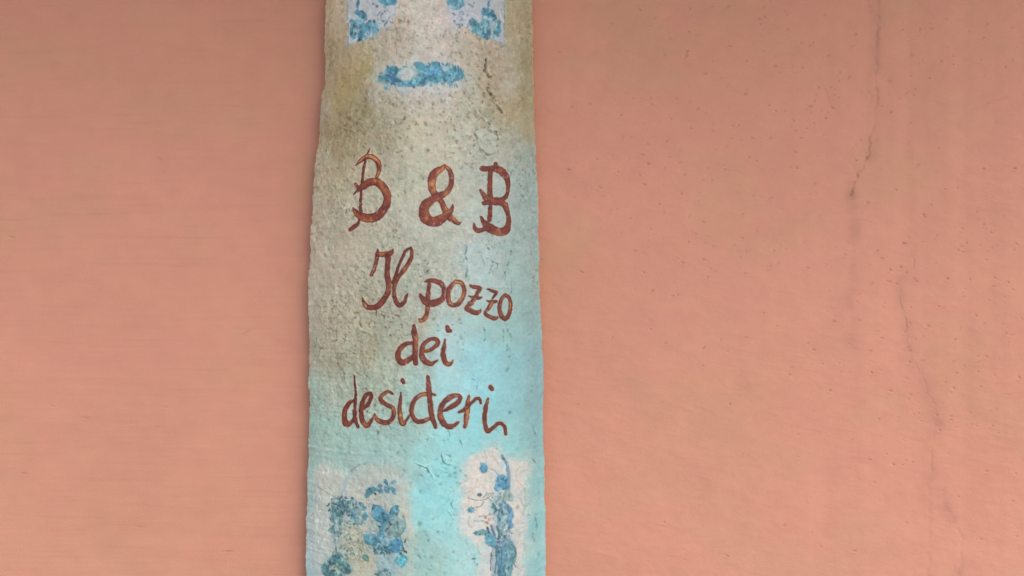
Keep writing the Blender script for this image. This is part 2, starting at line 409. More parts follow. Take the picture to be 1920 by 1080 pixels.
specks(830, 890, 30, 12, 40, (96, 140, 134), (1.2, 3.2)); specks(800, 1040, 40, 25, 60, (112, 138, 124), (1.2, 3.5)); specks(735, 560, 60, 60, 60, (112, 108, 88))
specks(740, 60, 40, 40, 40, (136, 116, 88)); specks(910, 700, 40, 90, 22, (104, 160, 176)); specks(1000, 700, 12, 200, 40, (112, 144, 146))
specks(950, 540, 6, 110, 26, (92, 116, 112), (1.0, 2.4)); specks(860, 620, 12, 18, 22, (96, 116, 106)); specks(640, 720, 50, 60, 40, (120, 128, 108))
specks(850, 980, 8, 30, 14, (96, 148, 146)); specks(620, 780, 30, 60, 24, (120, 148, 132)); specks(985, 100, 8, 80, 20, (124, 106, 70))
specks(800, 70, 60, 50, 30, (150, 134, 108)); specks(900, 1050, 20, 20, 10, (90, 130, 130))

# ---- flaking skin of old paint: step in the relief along an edge line with a dark slot
def flake(pts, w=2.2, dep=0.0009, amt=0.5, col=(92, 88, 66), lit=10):
    P = spline([(x, y, w) for x, y in pts], 3)
    xs = [p[0] for p in P]; ys = [p[1] for p in P]
    i = near(min(xs) - 9, max(xs) + 9, min(ys) - 9, max(ys) + 9)
    q, s, ww = seg_dist(PF[i] + 1.4 * WIGX[i], QF[i] + 1.4 * WIGY[i], P)
    m = np.exp(-q ** 2) * smooth(-0.25, 0.25, BRUSH[i] + 0.12)
    HF[i] -= dep * m
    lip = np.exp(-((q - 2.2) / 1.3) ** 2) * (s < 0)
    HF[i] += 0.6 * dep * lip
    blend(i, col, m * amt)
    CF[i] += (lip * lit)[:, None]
for pts in ([(912, 112), (909, 128), (912, 138), (920, 146)], [(913, 165), (916, 172), (922, 180), (926, 184)], [(928, 196), (934, 201), (941, 212)],
            [(905, 190), (903, 196)], [(915, 225), (917, 236), (914, 246)]):
    flake(pts, 3.0, 0.0011, 0.75, (92, 78, 50), 20)
for pts in ([(912, 120), (919, 122), (923, 120)], [(918, 124), (921, 136), (918, 142)], [(880, 140), (895, 155), (905, 170), (913, 186)], [(930, 245), (934, 262), (932, 285), (936, 300)],
            [(905, 125), (888, 127), (872, 122)], [(886, 240), (892, 256), (900, 262), (905, 275)], [(906, 232), (922, 240), (931, 250), (933, 262)], [(949, 215), (950, 228), (956, 234)],
            [(985, 66), (990, 76), (992, 92)], [(987, 68), (996, 84)], [(895, 200), (903, 214), (900, 226)], [(918, 222), (926, 232), (930, 244)]):
    flake(pts, 1.7, 0.0005, 0.32, (118, 106, 78), 10)
for pts in ([(876, 462), (873, 480), (876, 500), (873, 520)], [(912, 484), (924, 490), (921, 504), (916, 514)], [(924, 490), (932, 496), (930, 506)], [(959, 470), (956, 486), (951, 500)],
            [(948, 510), (947, 528)], [(960, 535), (958, 550)], [(954, 608), (953, 620), (958, 634)], [(908, 614), (910, 632), (905, 640)], [(943, 618), (944, 640)], [(915, 390), (921, 410), (915, 440)],
            [(914, 466), (921, 470)], [(905, 488), (907, 498)], [(836, 830), (842, 812), (830, 800)], [(886, 712), (895, 716), (892, 730)], [(780, 870), (800, 880), (812, 896)], [(863, 826), (865, 836)],
            [(850, 930), (846, 942), (848, 952)], [(840, 960), (848, 972)], [(1003, 970), (1006, 990)], [(1000, 860), (1008, 872)], [(1001, 800), (1004, 815)], [(998, 1000), (1002, 1016)]):
    flake(pts, 2.0, 0.0008, 0.50, (84, 112, 106), 8)
def plate(poly, h, col, alpha, slot_amt):
    P = np.array(poly, float)
    i = near(P[:, 0].min() - 8, P[:, 0].max() + 8, P[:, 1].min() - 8, P[:, 1].max() + 8)
    x = PF[i] + 1.2 * WIGX[i]; y = QF[i] + 1.2 * WIGY[i]
    ins = np.zeros(len(i), bool); dist = np.full(len(i), 1e9)
    for (x0, y0), (x1, y1) in zip(P, np.roll(P, -1, 0)):
        ins ^= ((y0 > y) != (y1 > y)) & (x < (x1 - x0) * (y - y0) / (y1 - y0 + 1e-9) + x0)
        dx, dy = x1 - x0, y1 - y0
        t = np.clip(((x - x0) * dx + (y - y0) * dy) / (dx * dx + dy * dy + 1e-9), 0, 1)
        dist = np.minimum(dist, np.hypot(x - x0 - t * dx, y - y0 - t * dy))
    sd = np.where(ins, dist, -dist)
    a = smooth(-0.8, 0.8, sd)
    blend(i, np.asarray(col) * (1 + 0.06 * BRUSH[i][:, None]), a * alpha)
    slot = np.exp(-((sd + 1.6) / 1.1) ** 2) * smooth(-0.05, 0.3, BRUSH[i] + 0.35 * fbm(SF[i] / 14, TF[i] / 14, 171, 2)) * slot_amt
    HF[i] += h * a * (1 + 0.4 * BRUSH[i]) - 0.6 * h * slot
    if h > 0.00065: LF[i[sd > 0]] = part_id('paint_flake')
    blend(i, (104, 100, 82), slot * 0.42)
for poly, h, c, al in (
    ([(905, 219), (910, 218), (914, 223), (918, 221), (919, 226), (912, 229), (907, 226)], 0.0011, (196, 200, 184), 0.8),
    ([(920, 229), (926, 232), (932, 242), (930, 247), (922, 246), (918, 237)], 0.0010, (190, 192, 180), 0.7),
    ([(887, 245), (899, 244), (900, 240), (910, 241), (920, 249), (929, 253), (931, 260), (930, 285), (915, 290), (900, 280), (896, 268), (893, 257)], 0.0009, (184, 186, 170), 0.55),
    ([(925, 189), (931, 197), (927, 199)], 0.0010, (186, 172, 148), 0.7),
    ([(911, 116), (914, 121), (924, 120), (919, 126), (922, 140), (916, 144), (911, 132)], 0.0013, (190, 178, 150), 0.6),
    ([(915, 160), (925, 168), (929, 181), (921, 178)], 0.0013, (190, 178, 150), 0.6),
    ([(876, 462), (890, 456), (908, 458), (915, 470), (918, 500), (925, 520), (940, 530), (952, 505), (958, 540), (905, 540), (880, 530), (874, 500)], 0.0004, (184, 202, 196), 0.35),
    ([(893, 205), (899, 203), (898, 215), (893, 219)], 0.0008, (188, 192, 178), 0.6),
    ([(931, 262), (945, 268), (956, 285), (950, 320), (934, 318), (930, 290)], 0.0006, (182, 180, 164), 0.4),
    ([(866, 160), (885, 150), (902, 172), (908, 190), (890, 186)], 0.0006, (188, 184, 166), 0.4),
    ([(828, 850), (842, 858), (846, 872), (832, 868)], 0.0007, (168, 206, 202), 0.5)):
    plate(poly, h, c, al, 1 if h > 0.00065 else 0.35)
flake([(840, 940), (848, 926), (850, 918)], 2.4, 0.001, 0.5, (80, 128, 128), 6)
flake([(596, 640), (600, 655), (598, 670)], 2.4, 0.001, 0.4, (112, 104, 84), 8)
flake([(742, 20), (742, 100), (741, 170)], 1.8, 0.0004, 0.0, (100, 90, 70), 10)
flake([(728, 60), (729, 100)], 1.6, 0.0004, 0.0, (100, 90, 70), 14)

# ---- pale paper ground under the flower prints
def patch(poly, col, soft, alpha, rough=6, seed=101):
    P = np.array(poly, float)
    i = near(P[:, 0].min() - 30, P[:, 0].max() + 30, P[:, 1].min() - 30, P[:, 1].max() + 30)
    x = PF[i] + rough * (fbm(SF[i] / 14, TF[i] / 14, seed, 3) + 0.9 * fbm(SF[i] / 36, TF[i] / 36, seed + 9, 2)) + 1.6 * WIGX[i]
    y = QF[i] + rough * (fbm(SF[i] / 14, TF[i] / 14, seed + 5, 3) + 0.9 * fbm(SF[i] / 36, TF[i] / 36, seed + 7, 2)) + 1.6 * WIGY[i]
    ins = np.zeros(len(i), bool); dist = np.full(len(i), 1e9)
    for (x0, y0), (x1, y1) in zip(P, np.roll(P, -1, 0)):
        cond = ((y0 > y) != (y1 > y)) & (x < (x1 - x0) * (y - y0) / (y1 - y0 + 1e-9) + x0)
        ins ^= cond
        dx, dy = x1 - x0, y1 - y0
        t = np.clip(((x - x0) * dx + (y - y0) * dy) / (dx * dx + dy * dy + 1e-9), 0, 1)
        dist = np.minimum(dist, np.hypot(x - x0 - t * dx, y - y0 - t * dy))
    sd = np.where(ins, dist, -dist)
    a = smooth(-soft, soft, sd) * alpha
    tn = fbm(SF[i] / 15, TF[i] / 19, seed + 3, 3)[:, None]; t2 = fbm(SF[i] / 5, TF[i] / 7, seed + 4, 2)[:, None]
    a = a * (0.72 + 0.28 * smooth(-0.35, 0.3, tn[:, 0]))
    blend(i, np.asarray(col) * (1 + 0.06 * BRUSH[i][:, None] + 0.05 * t2) * (1 + 0.05 * tn * np.array([1.0, 0.2, -0.6])), a)
    HF[i] *= 1 - 0.35 * a
    HF[i] += 0.00010 * smooth(-1.5, 1.5, sd)
    return i, a, sd

patch([(652, -60), (652, 84), (672, 78), (692, 70), (712, 56), (735, 46), (742, 20), (744, -60)], (178, 182, 190), 4, 0.85, 3, 111)
patch([(838, -60), (840, 20), (850, 40), (872, 52), (905, 70), (930, 76), (947, 84), (948, -60)], (178, 184, 194), 4, 0.85, 3, 112)
patch([(832, 20), (838, 60), (875, 55), (905, 66), (900, 40), (870, 20)], (194, 186, 184), 8, 0.6, 6, 113)
patch([(700, 118), (760, 112), (860, 116), (882, 140), (878, 165), (800, 176), (720, 170), (690, 150)], (192, 192, 192), 16, 0.55, 8, 114)
patch([(586, 876), (600, 930), (604, 1000), (600, 1090), (700, 1140), (765, 1090), (770, 1000), (772, 960), (758, 925), (752, 880), (700, 868), (640, 888)], (186, 185, 171), 9, 0.66, 12, 115)
patch([(640, 980), (690, 985), (705, 1040), (690, 1100), (650, 1090), (640, 1030)], (186, 176, 150), 12, 0.6, 10, 116)
patch([(878, 858), (900, 838), (930, 836), (958, 852), (980, 870), (984, 930), (988, 980), (975, 1030), (980, 1100), (900, 1140), (894, 1040), (900, 1018), (880, 1006), (860, 986), (866, 940), (876, 900)], (216, 204, 194), 5, 0.82, 12, 117)
patch([(750, 940), (758, 985), (768, 1010), (764, 1090), (780, 1090), (782, 1010), (772, 970), (762, 940)], (206, 194, 176), 6, 0.6, 8, 118)
patch([(755, 1010), (800, 1000), (838, 1020), (842, 1050), (820, 1090), (770, 1090), (756, 1050)], (154, 182, 170), 12, 0.6, 12, 119)

# ---- dabs of blue print; every motif is a part of the tile

def dab(pid, x, y, rx_, ry_, ang=0, col=(92, 140, 168), alpha=0.9, leaf=False, soft=0.25, vein=None, edge=None, label=True, raise_=0.00012):
    R = max(rx_, ry_) + 4
    i = near(x - R, x + R, y - R, y + R)
    if len(i) == 0: return
    t = math.radians(ang)
    X = PF[i] + 0.9 * WIGX[i] - x; Y = QF[i] + 0.9 * WIGY[i] - y
    u = (X * math.cos(t) + Y * math.sin(t)) / rx_; v = (-X * math.sin(t) + Y * math.cos(t)) / ry_
    if leaf:
        q = np.abs(v) / np.maximum(1 - u ** 2, 0.02) + 0.15 * (np.abs(u) > 1) * 20
        q = np.where(np.abs(u) >= 1, 9, q)
    else:
        q = np.hypot(u, v)
    a = (1 - smooth(1 - soft, 1 + soft * 0.6, q)) * alpha
    c = np.asarray(col, float) * (1 + 0.13 * BRUSH[i][:, None])
    if edge is not None:
        e = smooth(0.55, 0.95, q)[:, None]
        c = c * (1 - 0.7 * e) + np.asarray(edge) * 0.7 * e
    if vein is not None:
        e = np.exp(-(v * ry_ / 0.9) ** 2)[:, None] * 0.6
        c = c * (1 - e) + np.asarray(vein) * e
    blend(i, c, a)
    HF[i] += raise_ * a
    if label:
        LF[i[a > 0.45]] = pid

def line(pid, pts, w, col, alpha=0.8, label=True):
    P = spline([(x, y, w) for x, y in pts], 3)
    xs = [p[0] for p in P]; ys = [p[1] for p in P]
    i = near(min(xs) - 6, max(xs) + 6, min(ys) - 6, max(ys) + 6)
    if len(i) == 0: return
    q, s, ww = seg_dist(PF[i] + 0.6 * WIGX[i], QF[i] + 0.6 * WIGY[i], P)
    a = (1 - smooth(0.55, 1.25, q)) * alpha
    blend(i, np.asarray(col) * (1 + 0.12 * BRUSH[i][:, None]), a)
    if label: LF[i[a > 0.45]] = pid

BLUES = [(86, 134, 160), (98, 150, 176), (74, 120, 144), (110, 160, 186), (90, 146, 164), (120, 168, 188)]
TEALS = [(84, 128, 138), (96, 142, 150), (74, 114, 124), (112, 152, 156), (104, 146, 160)]
DARKS = [(58, 96, 122), (64, 100, 116), (70, 104, 112)]
def cluster(pid, cx, cy, sx, sy, n, pal, size=(2, 5), alpha=(0.4, 0.85), leaf=0.6, bounds=None):
    for k in range(n):
        x = cx + rng.uniform(-1, 1) * sx; y = cy + rng.uniform(-1, 1) * sy
        if bounds is None and ((x - cx) / sx) ** 2 + ((y - cy) / sy) ** 2 > 1: continue
        a = rng.uniform(*size)
        dab(pid, x, y, a, a * rng.uniform(0.4, 0.8), rng.uniform(0, 180), pal[rng.integers(len(pal))], rng.uniform(*alpha), rng.random() < leaf, 0.4)

# corner prints at the top, cut off straight along their outer and lower edges
P1 = part_id('floral_print', 'blue flower print at the upper left corner'); 
line(P1, [(652, -60), (651, 20), (653, 60), (652, 88)], 3, (142, 158, 176), 0.7)
line(P1, [(655, 84), (672, 77), (690, 69)], 2, (118, 160, 172), 0.7)
cluster(P1, 684, 56, 26, 22, 60, BLUES[:3] + TEALS + [(150, 166, 180)], (2, 5), (0.35, 0.7), 0.5)
cluster(P1, 722, 28, 14, 22, 30, [(130, 146, 166), (150, 164, 180), (110, 130, 150)], (1.6, 3.5), (0.4, 0.7))
cluster(P1, 690, -25, 36, 26, 30, BLUES, (4, 8), (0.5, 0.9), 0.4, True)
for x, y, a, b, t, c in ((671, 24, 7, 5, 60, 2), (678, 28, 9, 6, 70, 0), (684, 30, 5, 7, 0, 2), (660, 56, 4, 14, 8, 2), (667, 48, 9, 8, 0, 0), (680, 56, 7, 15, 5, 0), (676, 66, 6, 9, 0, 2),
                         (690, 54, 5, 14, -5, 0), (700, 50, 8, 12, -10, 1), (704, 58, 5, 9, -15, 0), (697, 46, 9, 5, 10, 1), (672, 38, 10, 4, 0, 3), (664, 66, 5, 8, 0, 1), (660, 40, 5, 4, 0, 2)):
    dab(P1, x, y, a, b, t, BLUES[c], 0.85, False, 0.35)
for x, y, a, b, t, c in ((672, 8, 3, 12, 5, 2), (718, 2, 10, 6, 20, 1), (734, 2, 9, 7, -30, 1), (726, 8, 6, 4, 0, 4), (740, 4, 5, 7, 20, 0), (722, -4, 9, 5, 0, 2)):
    dab(P1, x, y, a, b, t, BLUES[c], 0.9, False, 0.35)
for x, y in ((721, 22), (726, 20), (717, 26), (719, 40), (724, 44), (726, 41), (721, 47), (706, 12), (700, 8), (708, 11)):
    dab(P1, x, y, 3, 2, rng.uniform(0, 180), (96, 104, 124), 0.7, False, 0.5)
for x, y in ((672, 47), (669, 58), (692, 44), (690, 60), (686, 72), (712, 44), (660, 46), (676, 30)):
    dab(P1, x, y, 2.4, 7, rng.uniform(-15, 15), (150, 176, 186), 0.65, False, 0.5)
for x, y in ((661, 62), (666, 64), (664, 48), (680, 22), (693, 40), (675, 75), (702, 40)):
    dab(P1, x, y, 2.4, 4, rng.uniform(0, 180), (48, 84, 92), 0.8, False, 0.5)
line(P1, [(716, 53), (728, 56), (742, 55)], 2.4, (140, 152, 162), 0.7, False)
line(P1, [(688, 0), (694, 10), (704, 15)], 2, (140, 152, 160), 0.6, False)
line(P1, [(698, 0), (703, 8), (708, 14)], 2, (128, 136, 140), 0.6, False)
specks(745, 42, 8, 4, 14, (142, 122, 104)); specks(760, 50, 14, 14, 14, (146, 122, 96))

P2 = part_id('floral_print', 'blue flower print at the upper right corner')
line(P2, [(945, -60), (946, 30), (945, 60), (947, 84)], 3, (150, 162, 182), 0.7)
cluster(P2, 914, 50, 28, 24, 60, BLUES[:3] + TEALS + [(150, 166, 180)], (2, 5), (0.35, 0.7), 0.5)
cluster(P2, 866, 34, 16, 22, 30, [(136, 148, 170), (156, 166, 184), (120, 136, 158)], (1.6, 3.5), (0.35, 0.65))
cluster(P2, 895, -28, 44, 26, 30, BLUES, (4, 8), (0.5, 0.9), 0.4, True)
for x, y, a, b, t, c in ((843, 3, 6, 8, 0, 0), (852, 4, 9, 7, 0, 1), (862, 2, 8, 6, 0, 3), (856, 14, 11, 5, 0, 5), (866, 8, 5, 5, 0, 1), (911, 22, 10, 8, 20, 0), (920, 26, 8, 9, 0, 1), (907, 26, 6, 5, 0, 0),
                         (886, 42, 8, 8, 0, 2), (893, 52, 9, 12, -10, 4), (888, 58, 4, 5, 0, 4), (910, 44, 11, 9, 0, 1), (911, 60, 10, 12, 15, 4), (906, 66, 8, 6, 0, 0), (915, 64, 6, 8, 0, 2),
                         (935, 46, 4, 10, 0, 2), (931, 60, 5, 8, 0, 4), (937, 55, 3, 10, 0, 0), (926, 34, 6, 6, 0, 3), (916, 8, 3, 9, 10, 1)):
    dab(P2, x, y, a, b, t, BLUES[c], 0.8, False, 0.35)
for x, y in ((866, 22), (862, 24), (869, 26), (864, 38), (866, 46), (862, 50), (866, 35), (850, 26), (883, 10), (888, 6), (886, 12), (879, 9), (852, 40)):
    dab(P2, x, y, 3, 2, rng.uniform(0, 180), (108, 116, 138), 0.65, False, 0.5)
line(P2, [(876, 24), (890, 28), (902, 40)], 2.2, (204, 202, 202), 0.7, False)
line(P2, [(936, 20), (940, 34), (944, 40)], 2.2, (200, 206, 210), 0.6, False)
for x, y, t in ((918, 18, 70), (923, 42, 60), (926, 52, 70), (902, 48, 85), (900, 40, 20), (918, 72, 40), (926, 68, 55), (938, 70, 60), (930, 50, 90), (912, 33, 10)):
    dab(P2, x, y, 7, 1.7, t, (158, 190, 206), 0.75, False, 0.5)
for x, y in ((908, 18), (925, 30), (928, 36), (933, 52), (899, 56), (912, 72), (890, 46)):
    dab(P2, x, y, 2.2, 4, rng.uniform(0, 180), (60, 100, 122), 0.7, False, 0.5)
line(P2, [(925, 75), (935, 78), (945, 82)], 2.6, (140, 170, 192), 0.7)
line(P2, [(938, 90), (944, 86), (948, 83)], 2.6, (124, 124, 132), 0.7, False)
line(P2, [(946, 84), (948, 100), (951, 112)], 2, (176, 174, 180), 0.5, False)
specks(832, 64, 5, 2.5, 9, (132, 128, 122), (1.2, 2.4), (0.5, 0.8))

# the garland in the middle
P3 = part_id('blue_garland', 'short blue leaf garland above the lettering')
for x, y, a, b, t, c in ((738, 142, 22, 15, 5, 0), (800, 138, 24, 17, 0, 1), (832, 138, 30, 15, 0, 3), (856, 141, 18, 11, 10, 1), (770, 156, 34, 6, 2, 0), (722, 148, 18, 10, 0, 4)):
    dab(P3, x, y, a, b, t, BLUES[c], 0.62, False, 0.5)
for k in range(70):
    u = rng.uniform(0, 2 * math.pi); x = 800 + 66 * math.cos(u); y = 140 + 19 * math.sin(u) + 0.05 * (800 - x)
    dab(P3, x, y, rng.uniform(4, 8), rng.uniform(1.2, 2.2), math.degrees(u) * 0.5 + rng.uniform(40, 140), BLUES[rng.integers(6)], rng.uniform(0.5, 0.85), True, 0.4)
for x, y, a, b, t, c in ((734, 133, 12, 8, 20, 0), (740, 128, 8, 5, 0, 2), (730, 147, 13, 8, -5, 0), (738, 150, 11, 7, -15, (104, 138, 178)), (722, 146, 8, 6, 0, 4), (746, 152, 9, 5, 10, 2), (750, 159, 14, 4, 0, 0),
                         (765, 160, 14, 4, -4, 1), (780, 156, 13, 7, -10, 5), (779, 149, 9, 8, 0, 5), (790, 124, 13, 8, 25, 4), (783, 120, 9, 5, 0, 1), (798, 138, 13, 10, 0, 3), (800, 130, 12, 8, 0, 1), (812, 136, 12, 11, 0, (112, 162, 200)),
                         (820, 130, 14, 9, 10, (110, 158, 196)), (808, 145, 12, 7, -15, 1), (796, 152, 10, 5, -25, 2), (822, 146, 10, 9, 0, 1), (818, 120, 9, 5, 20, 4), (830, 138, 12, 10, 0, 3), (838, 146, 11, 8, -10, 1), (850, 142, 12, 7, -15, 3),
                         (860, 140, 10, 7, 25, 0), (864, 138, 7, 6, 40, 1), (850, 134, 8, 5, 30, 4), (854, 148, 12, 5, -15, 5), (836, 128, 7, 5, 10, (170, 176, 190)), (815, 152, 6, 5, 0, 0), (846, 152, 8, 5, -20, 0)):
    dab(P3, x, y, a, b, t, BLUES[c] if not isinstance(c, tuple) else c, 0.82, False, 0.35)
for k in range(26):
    x = rng.uniform(716, 866); y = 157 + 6 * math.sin(x / 22) - 0.03 * (x - 790)
    dab(P3, x, y, rng.uniform(3.5, 7), 1.5, rng.uniform(60, 120), BLUES[rng.integers(5)], 0.75, True, 0.4)
for x, y in ((729, 142), (744, 136), (726, 141), (750, 150), (735, 157), (746, 134), (790, 155), (807, 143), (776, 163), (812, 140), (832, 136), (852, 128), (838, 120), (740, 158), (712, 143), (728, 126)):
    dab(P3, x, y, 3.6, 2, rng.uniform(-30, 60), (58, 98, 130), 0.75, False, 0.5)
for x, y, a, b, t in ((760, 138, 13, 9, -20), (768, 128, 8, 8, 0), (755, 146, 9, 5, 0), (771, 140, 9, 3, 20)):
    dab(P3, x, y, a, b, t, (184, 186, 180), 0.75, False, 0.5, label=False)
for x, y in ((808, 122), (800, 120), (836, 118), (846, 126), (836, 132), (777, 151), (783, 148), (779, 143), (828, 152), (834, 158), (846, 158), (818, 158), (795, 136), (775, 132)):
    dab(P3, x, y, rng.uniform(3, 6), 1.8, rng.uniform(0, 180), (188, 202, 208), 0.6, False, 0.5)
cluster(P3, 715, 150, 14, 14, 14, [(128, 148, 160), (150, 162, 168)], (2, 4), (0.3, 0.6))
cluster(P3, 792, 170, 60, 6, 24, [(176, 190, 204), (160, 184, 200)], (2, 5), (0.25, 0.5))

# the bouquet at the lower left
def Dq(x, y): return (580 + x / 4.5, 840 + y / 4.5)
for x, y, a, b, c in ((620, 690, 34, 36, (138, 164, 170)), (640, 830, 36, 20, (120, 156, 166)), (620, 340, 30, 14, (168, 180, 178)), (300, 500, 34, 20, (150, 166, 164)), (230, 700, 15, 46, (148, 164, 160)), (230, 1000, 32, 26, (132, 154, 150)), (680, 1000, 26, 26, (142, 168, 172))):
    dab(0, 580 + x / 4.5, 840 + y / 4.5, a, b, 0, c, 0.5, False, 0.7, label=False)
TEALS = [tuple(v * 0.9 for v in c) for c in TEALS]; DARKS = [tuple(v * 0.88 for v in c) for c in DARKS]
P4 = part_id('painted_bouquet', 'blue bouquet with large leaves at lower left')
line(P4, [Dq(290, 420), Dq(300, 320), Dq(330, 240), Dq(380, 180)], 7, (150, 164, 172), 0.55, False)
line(P4, [Dq(350, 200), Dq(390, 160), Dq(430, 138), Dq(480, 132)], 2.6, (118, 134, 134), 0.55, False)
line(P4, [Dq(75, 320), Dq(110, 350), Dq(160, 380), Dq(205, 415)], 2.4, (128, 138, 132), 0.6, False)
line(P4, [Dq(60, 200), Dq(120, 290), Dq(170, 340)], 3, (170, 160, 148), 0.4, False)
for x, y, a, b in ((250, 500, 18, 18), (240, 650, 12, 34), (350, 500, 18, 16), (430, 570, 16, 16)):
    dab(P4, *Dq(x, y), a, b, 0, (146, 162, 162), 0.5, False, 0.6, label=False)
cluster(P4, *Dq(250, 490), 19, 19, 90, TEALS + DARKS, (1.6, 4.5), (0.45, 0.9))
cluster(P4, *Dq(340, 490), 16, 18, 70, TEALS + DARKS, (1.6, 4), (0.4, 0.85))
cluster(P4, *Dq(230, 640), 12, 36, 100, TEALS + [(128, 150, 150)], (2, 5), (0.3, 0.75))
cluster(P4, *Dq(420, 570), 16, 18, 46, BLUES + [(136, 160, 172)], (2, 5), (0.4, 0.85))
for x, y, a, b, t in ((440, 480, 6, 4, 60), (468, 500, 5, 3, 30), (470, 580, 6, 5, 0), (400, 610, 7, 4, 80), (300, 510, 6, 4, 0), (250, 470, 6, 5, 20)):
    dab(P4, *Dq(x, y), a, b, t, BLUES[rng.integers(3)], 0.85, True, 0.35, None, (60, 96, 116))
for k in range(26):
    x, y = Dq(rng.uniform(290, 490), rng.uniform(430, 650))
    dab(P4, x, y, rng.uniform(1.4, 3), 1.4, rng.uniform(0, 180), (196, 200, 200), 0.6, False, 0.5)
for k in range(16):
    x, y = Dq(rng.uniform(190, 280), rng.uniform(440, 830))
    dab(P4, x, y, rng.uniform(1.4, 3), 1.4, rng.uniform(0, 180), (190, 192, 182), 0.55, False, 0.5)
for k in range(60):
    x, y = Dq(rng.uniform(270, 540), rng.uniform(640, 1000)); t = rng.uniform(20, 160)
    dab(P4, x, y, rng.uniform(3, 7), 0.9, t, (118, 122, 100), rng.uniform(0.25, 0.55), False, 0.5, label=False)
line(P4, [Dq(300, 900), Dq(380, 850), Dq(440, 840), Dq(500, 760)], 2, (150, 156, 138), 0.6, False)
line(P4, [Dq(400, 790), Dq(440, 870), Dq(450, 940)], 2, (130, 142, 126), 0.6, False)
dab(P4, *Dq(480, 925), 9, 6, 50, (96, 136, 132), 0.85, True, 0.35, (160, 186, 182), (70, 106, 106))
cluster(P4, *Dq(330, 560), 30, 26, 80, TEALS + BLUES[:2] + [(128, 146, 140)], (1.2, 3.4), (0.35, 0.75))
cluster(P4, *Dq(360, 780), 22, 34, 70, [(112, 132, 122), (128, 140, 120), (98, 124, 124), (140, 150, 136)], (1.2, 3.2), (0.3, 0.6))
cluster(P4, *Dq(290, 900), 20, 18, 40, TEALS, (1.4, 3.6), (0.35, 0.7))
cluster(P4, *Dq(540, 450), 26, 12, 30, [(150, 160, 158), (132, 152, 158), (168, 166, 154)], (1.2, 3), (0.3, 0.55))
for k in range(22):
    x, y = Dq(rng.uniform(250, 480), rng.uniform(450, 950))
    line(P4, [(x, y), (x + rng.normal(0, 4), y + rng.normal(0, 4)), (x + rng.normal(0, 8), y + rng.normal(4, 7))], 1.4, (92, 116, 114), 0.6, False)
# upper right flowers of this bouquet
for x, y, a, b, t, c in ((510, 365, 11, 7, -35, 4), (540, 350, 7, 6, 0, 0), (490, 395, 7, 5, -60, 0), (600, 320, 5, 4, 0, 0), (650, 290, 7, 3.4, 75, 2), (605, 360, 5, 5, 0, 0), (655, 350, 8, 5, 40, 0), (700, 345, 9, 5, 25, 1), (720, 370, 6, 4, 60, 1), (715, 285, 6, 3, -40, 3), (680, 320, 5, 4, 0, 3), (570, 350, 5, 3, 0, 3)):
    dab(P4, *Dq(x, y), a, b, t, BLUES[c], 0.88, True, 0.35, None, (62, 104, 124))
cluster(P4, *Dq(650, 335), 20, 13, 26, [(150, 170, 184), (128, 158, 176)], (1.6, 3.5), (0.4, 0.7))
dab(P4, *Dq(556, 385), 2.2, 2.0, 0, (40, 46, 46), 0.85)
LEAVES = []
def big_leaf(x, y, a, b, t, col, vein=(70, 122, 150), edge=(72, 124, 150)):
    pid = part_id('painted_leaf', None, P4); LEAVES.append(pid)
    dab(pid, *Dq(x, y), a, b, t, col, 0.95, True, 0.2, vein, edge)
big_leaf(585, 555, 21, 14, 62, (104, 158, 188))
big_leaf(718, 535, 15, 9, -58, (112, 158, 176))
cluster(P4, *Dq(650, 590), 14, 12, 24, BLUES[:3] + DARKS, (2, 5), (0.6, 0.9))
line(P4, [Dq(650, 560), Dq(620, 640), Dq(600, 730), Dq(570, 790)], 8, (92, 142, 166), 0.85)
line(P4, [Dq(690, 540), Dq(660, 600), Dq(640, 660)], 5, (88, 138, 160), 0.85)
dab(P4, *Dq(720, 670), 22, 19, -30, (148, 170, 174), 0.85, False, 0.3, None, (126, 158, 166))
line(P4, [Dq(630, 740), Dq(690, 760), Dq(760, 740), Dq(800, 690), Dq(810, 620), Dq(785, 575)], 2.6, (116, 156, 168), 0.8)
line(P4, [Dq(740, 620), Dq(750, 690), Dq(730, 750)], 2, (120, 152, 160), 0.6)
for x, y in ((690, 645), (672, 625), (640, 610), (590, 660), (600, 700), (655, 680)):
    dab(P4, *Dq(x, y), 3, 2, rng.uniform(0, 180), (44, 74, 92), 0.85, False, 0.4)
big_leaf(515, 770, 13, 12, 40, (98, 146, 166))
dab(P4, *Dq(480, 740), 6, 4, 20, (96, 148, 170), 0.9, True)
dab(P4, *Dq(600, 745), 8, 12, 20, (102, 152, 174), 0.9)
cluster(P4, *Dq(600, 840), 15, 11, 34, BLUES[:3] + TEALS, (3, 6), (0.7, 0.95))
cluster(P4, *Dq(655, 850), 10, 10, 18, TEALS + DARKS, (2, 5), (0.6, 0.9))
big_leaf(735, 825, 15, 15, 30, (94, 152, 184), (74, 128, 160), (60, 112, 150))
dab(P4, *Dq(735, 835), 12, 11, 0, (92, 150, 184), 0.9, False, 0.3)
cluster(P4, *Dq(735, 830), 11, 11, 12, [(74, 126, 160), (118, 172, 200)], (2, 5), (0.5, 0.8))
big_leaf(775, 945, 14, 12, 80, (104, 182, 202), (80, 150, 176), (72, 142, 168))
dab(P4, *Dq(740, 960), 5, 3, -30, (88, 142, 166), 0.9, True)
for x, y in ((800, 870), (815, 880), (795, 845), (770, 890), (808, 790), (812, 775)):
    dab(P4, *Dq(x, y), 3, 1.8, rng.uniform(40, 120), (72, 64, 56), 0.8, False, 0.4)
for x, y in ((630, 900), (680, 895), (560, 860), (610, 880)):
    dab(P4, *Dq(x, y), 5, 2, rng.uniform(60, 120), (70, 112, 126), 0.85, True)
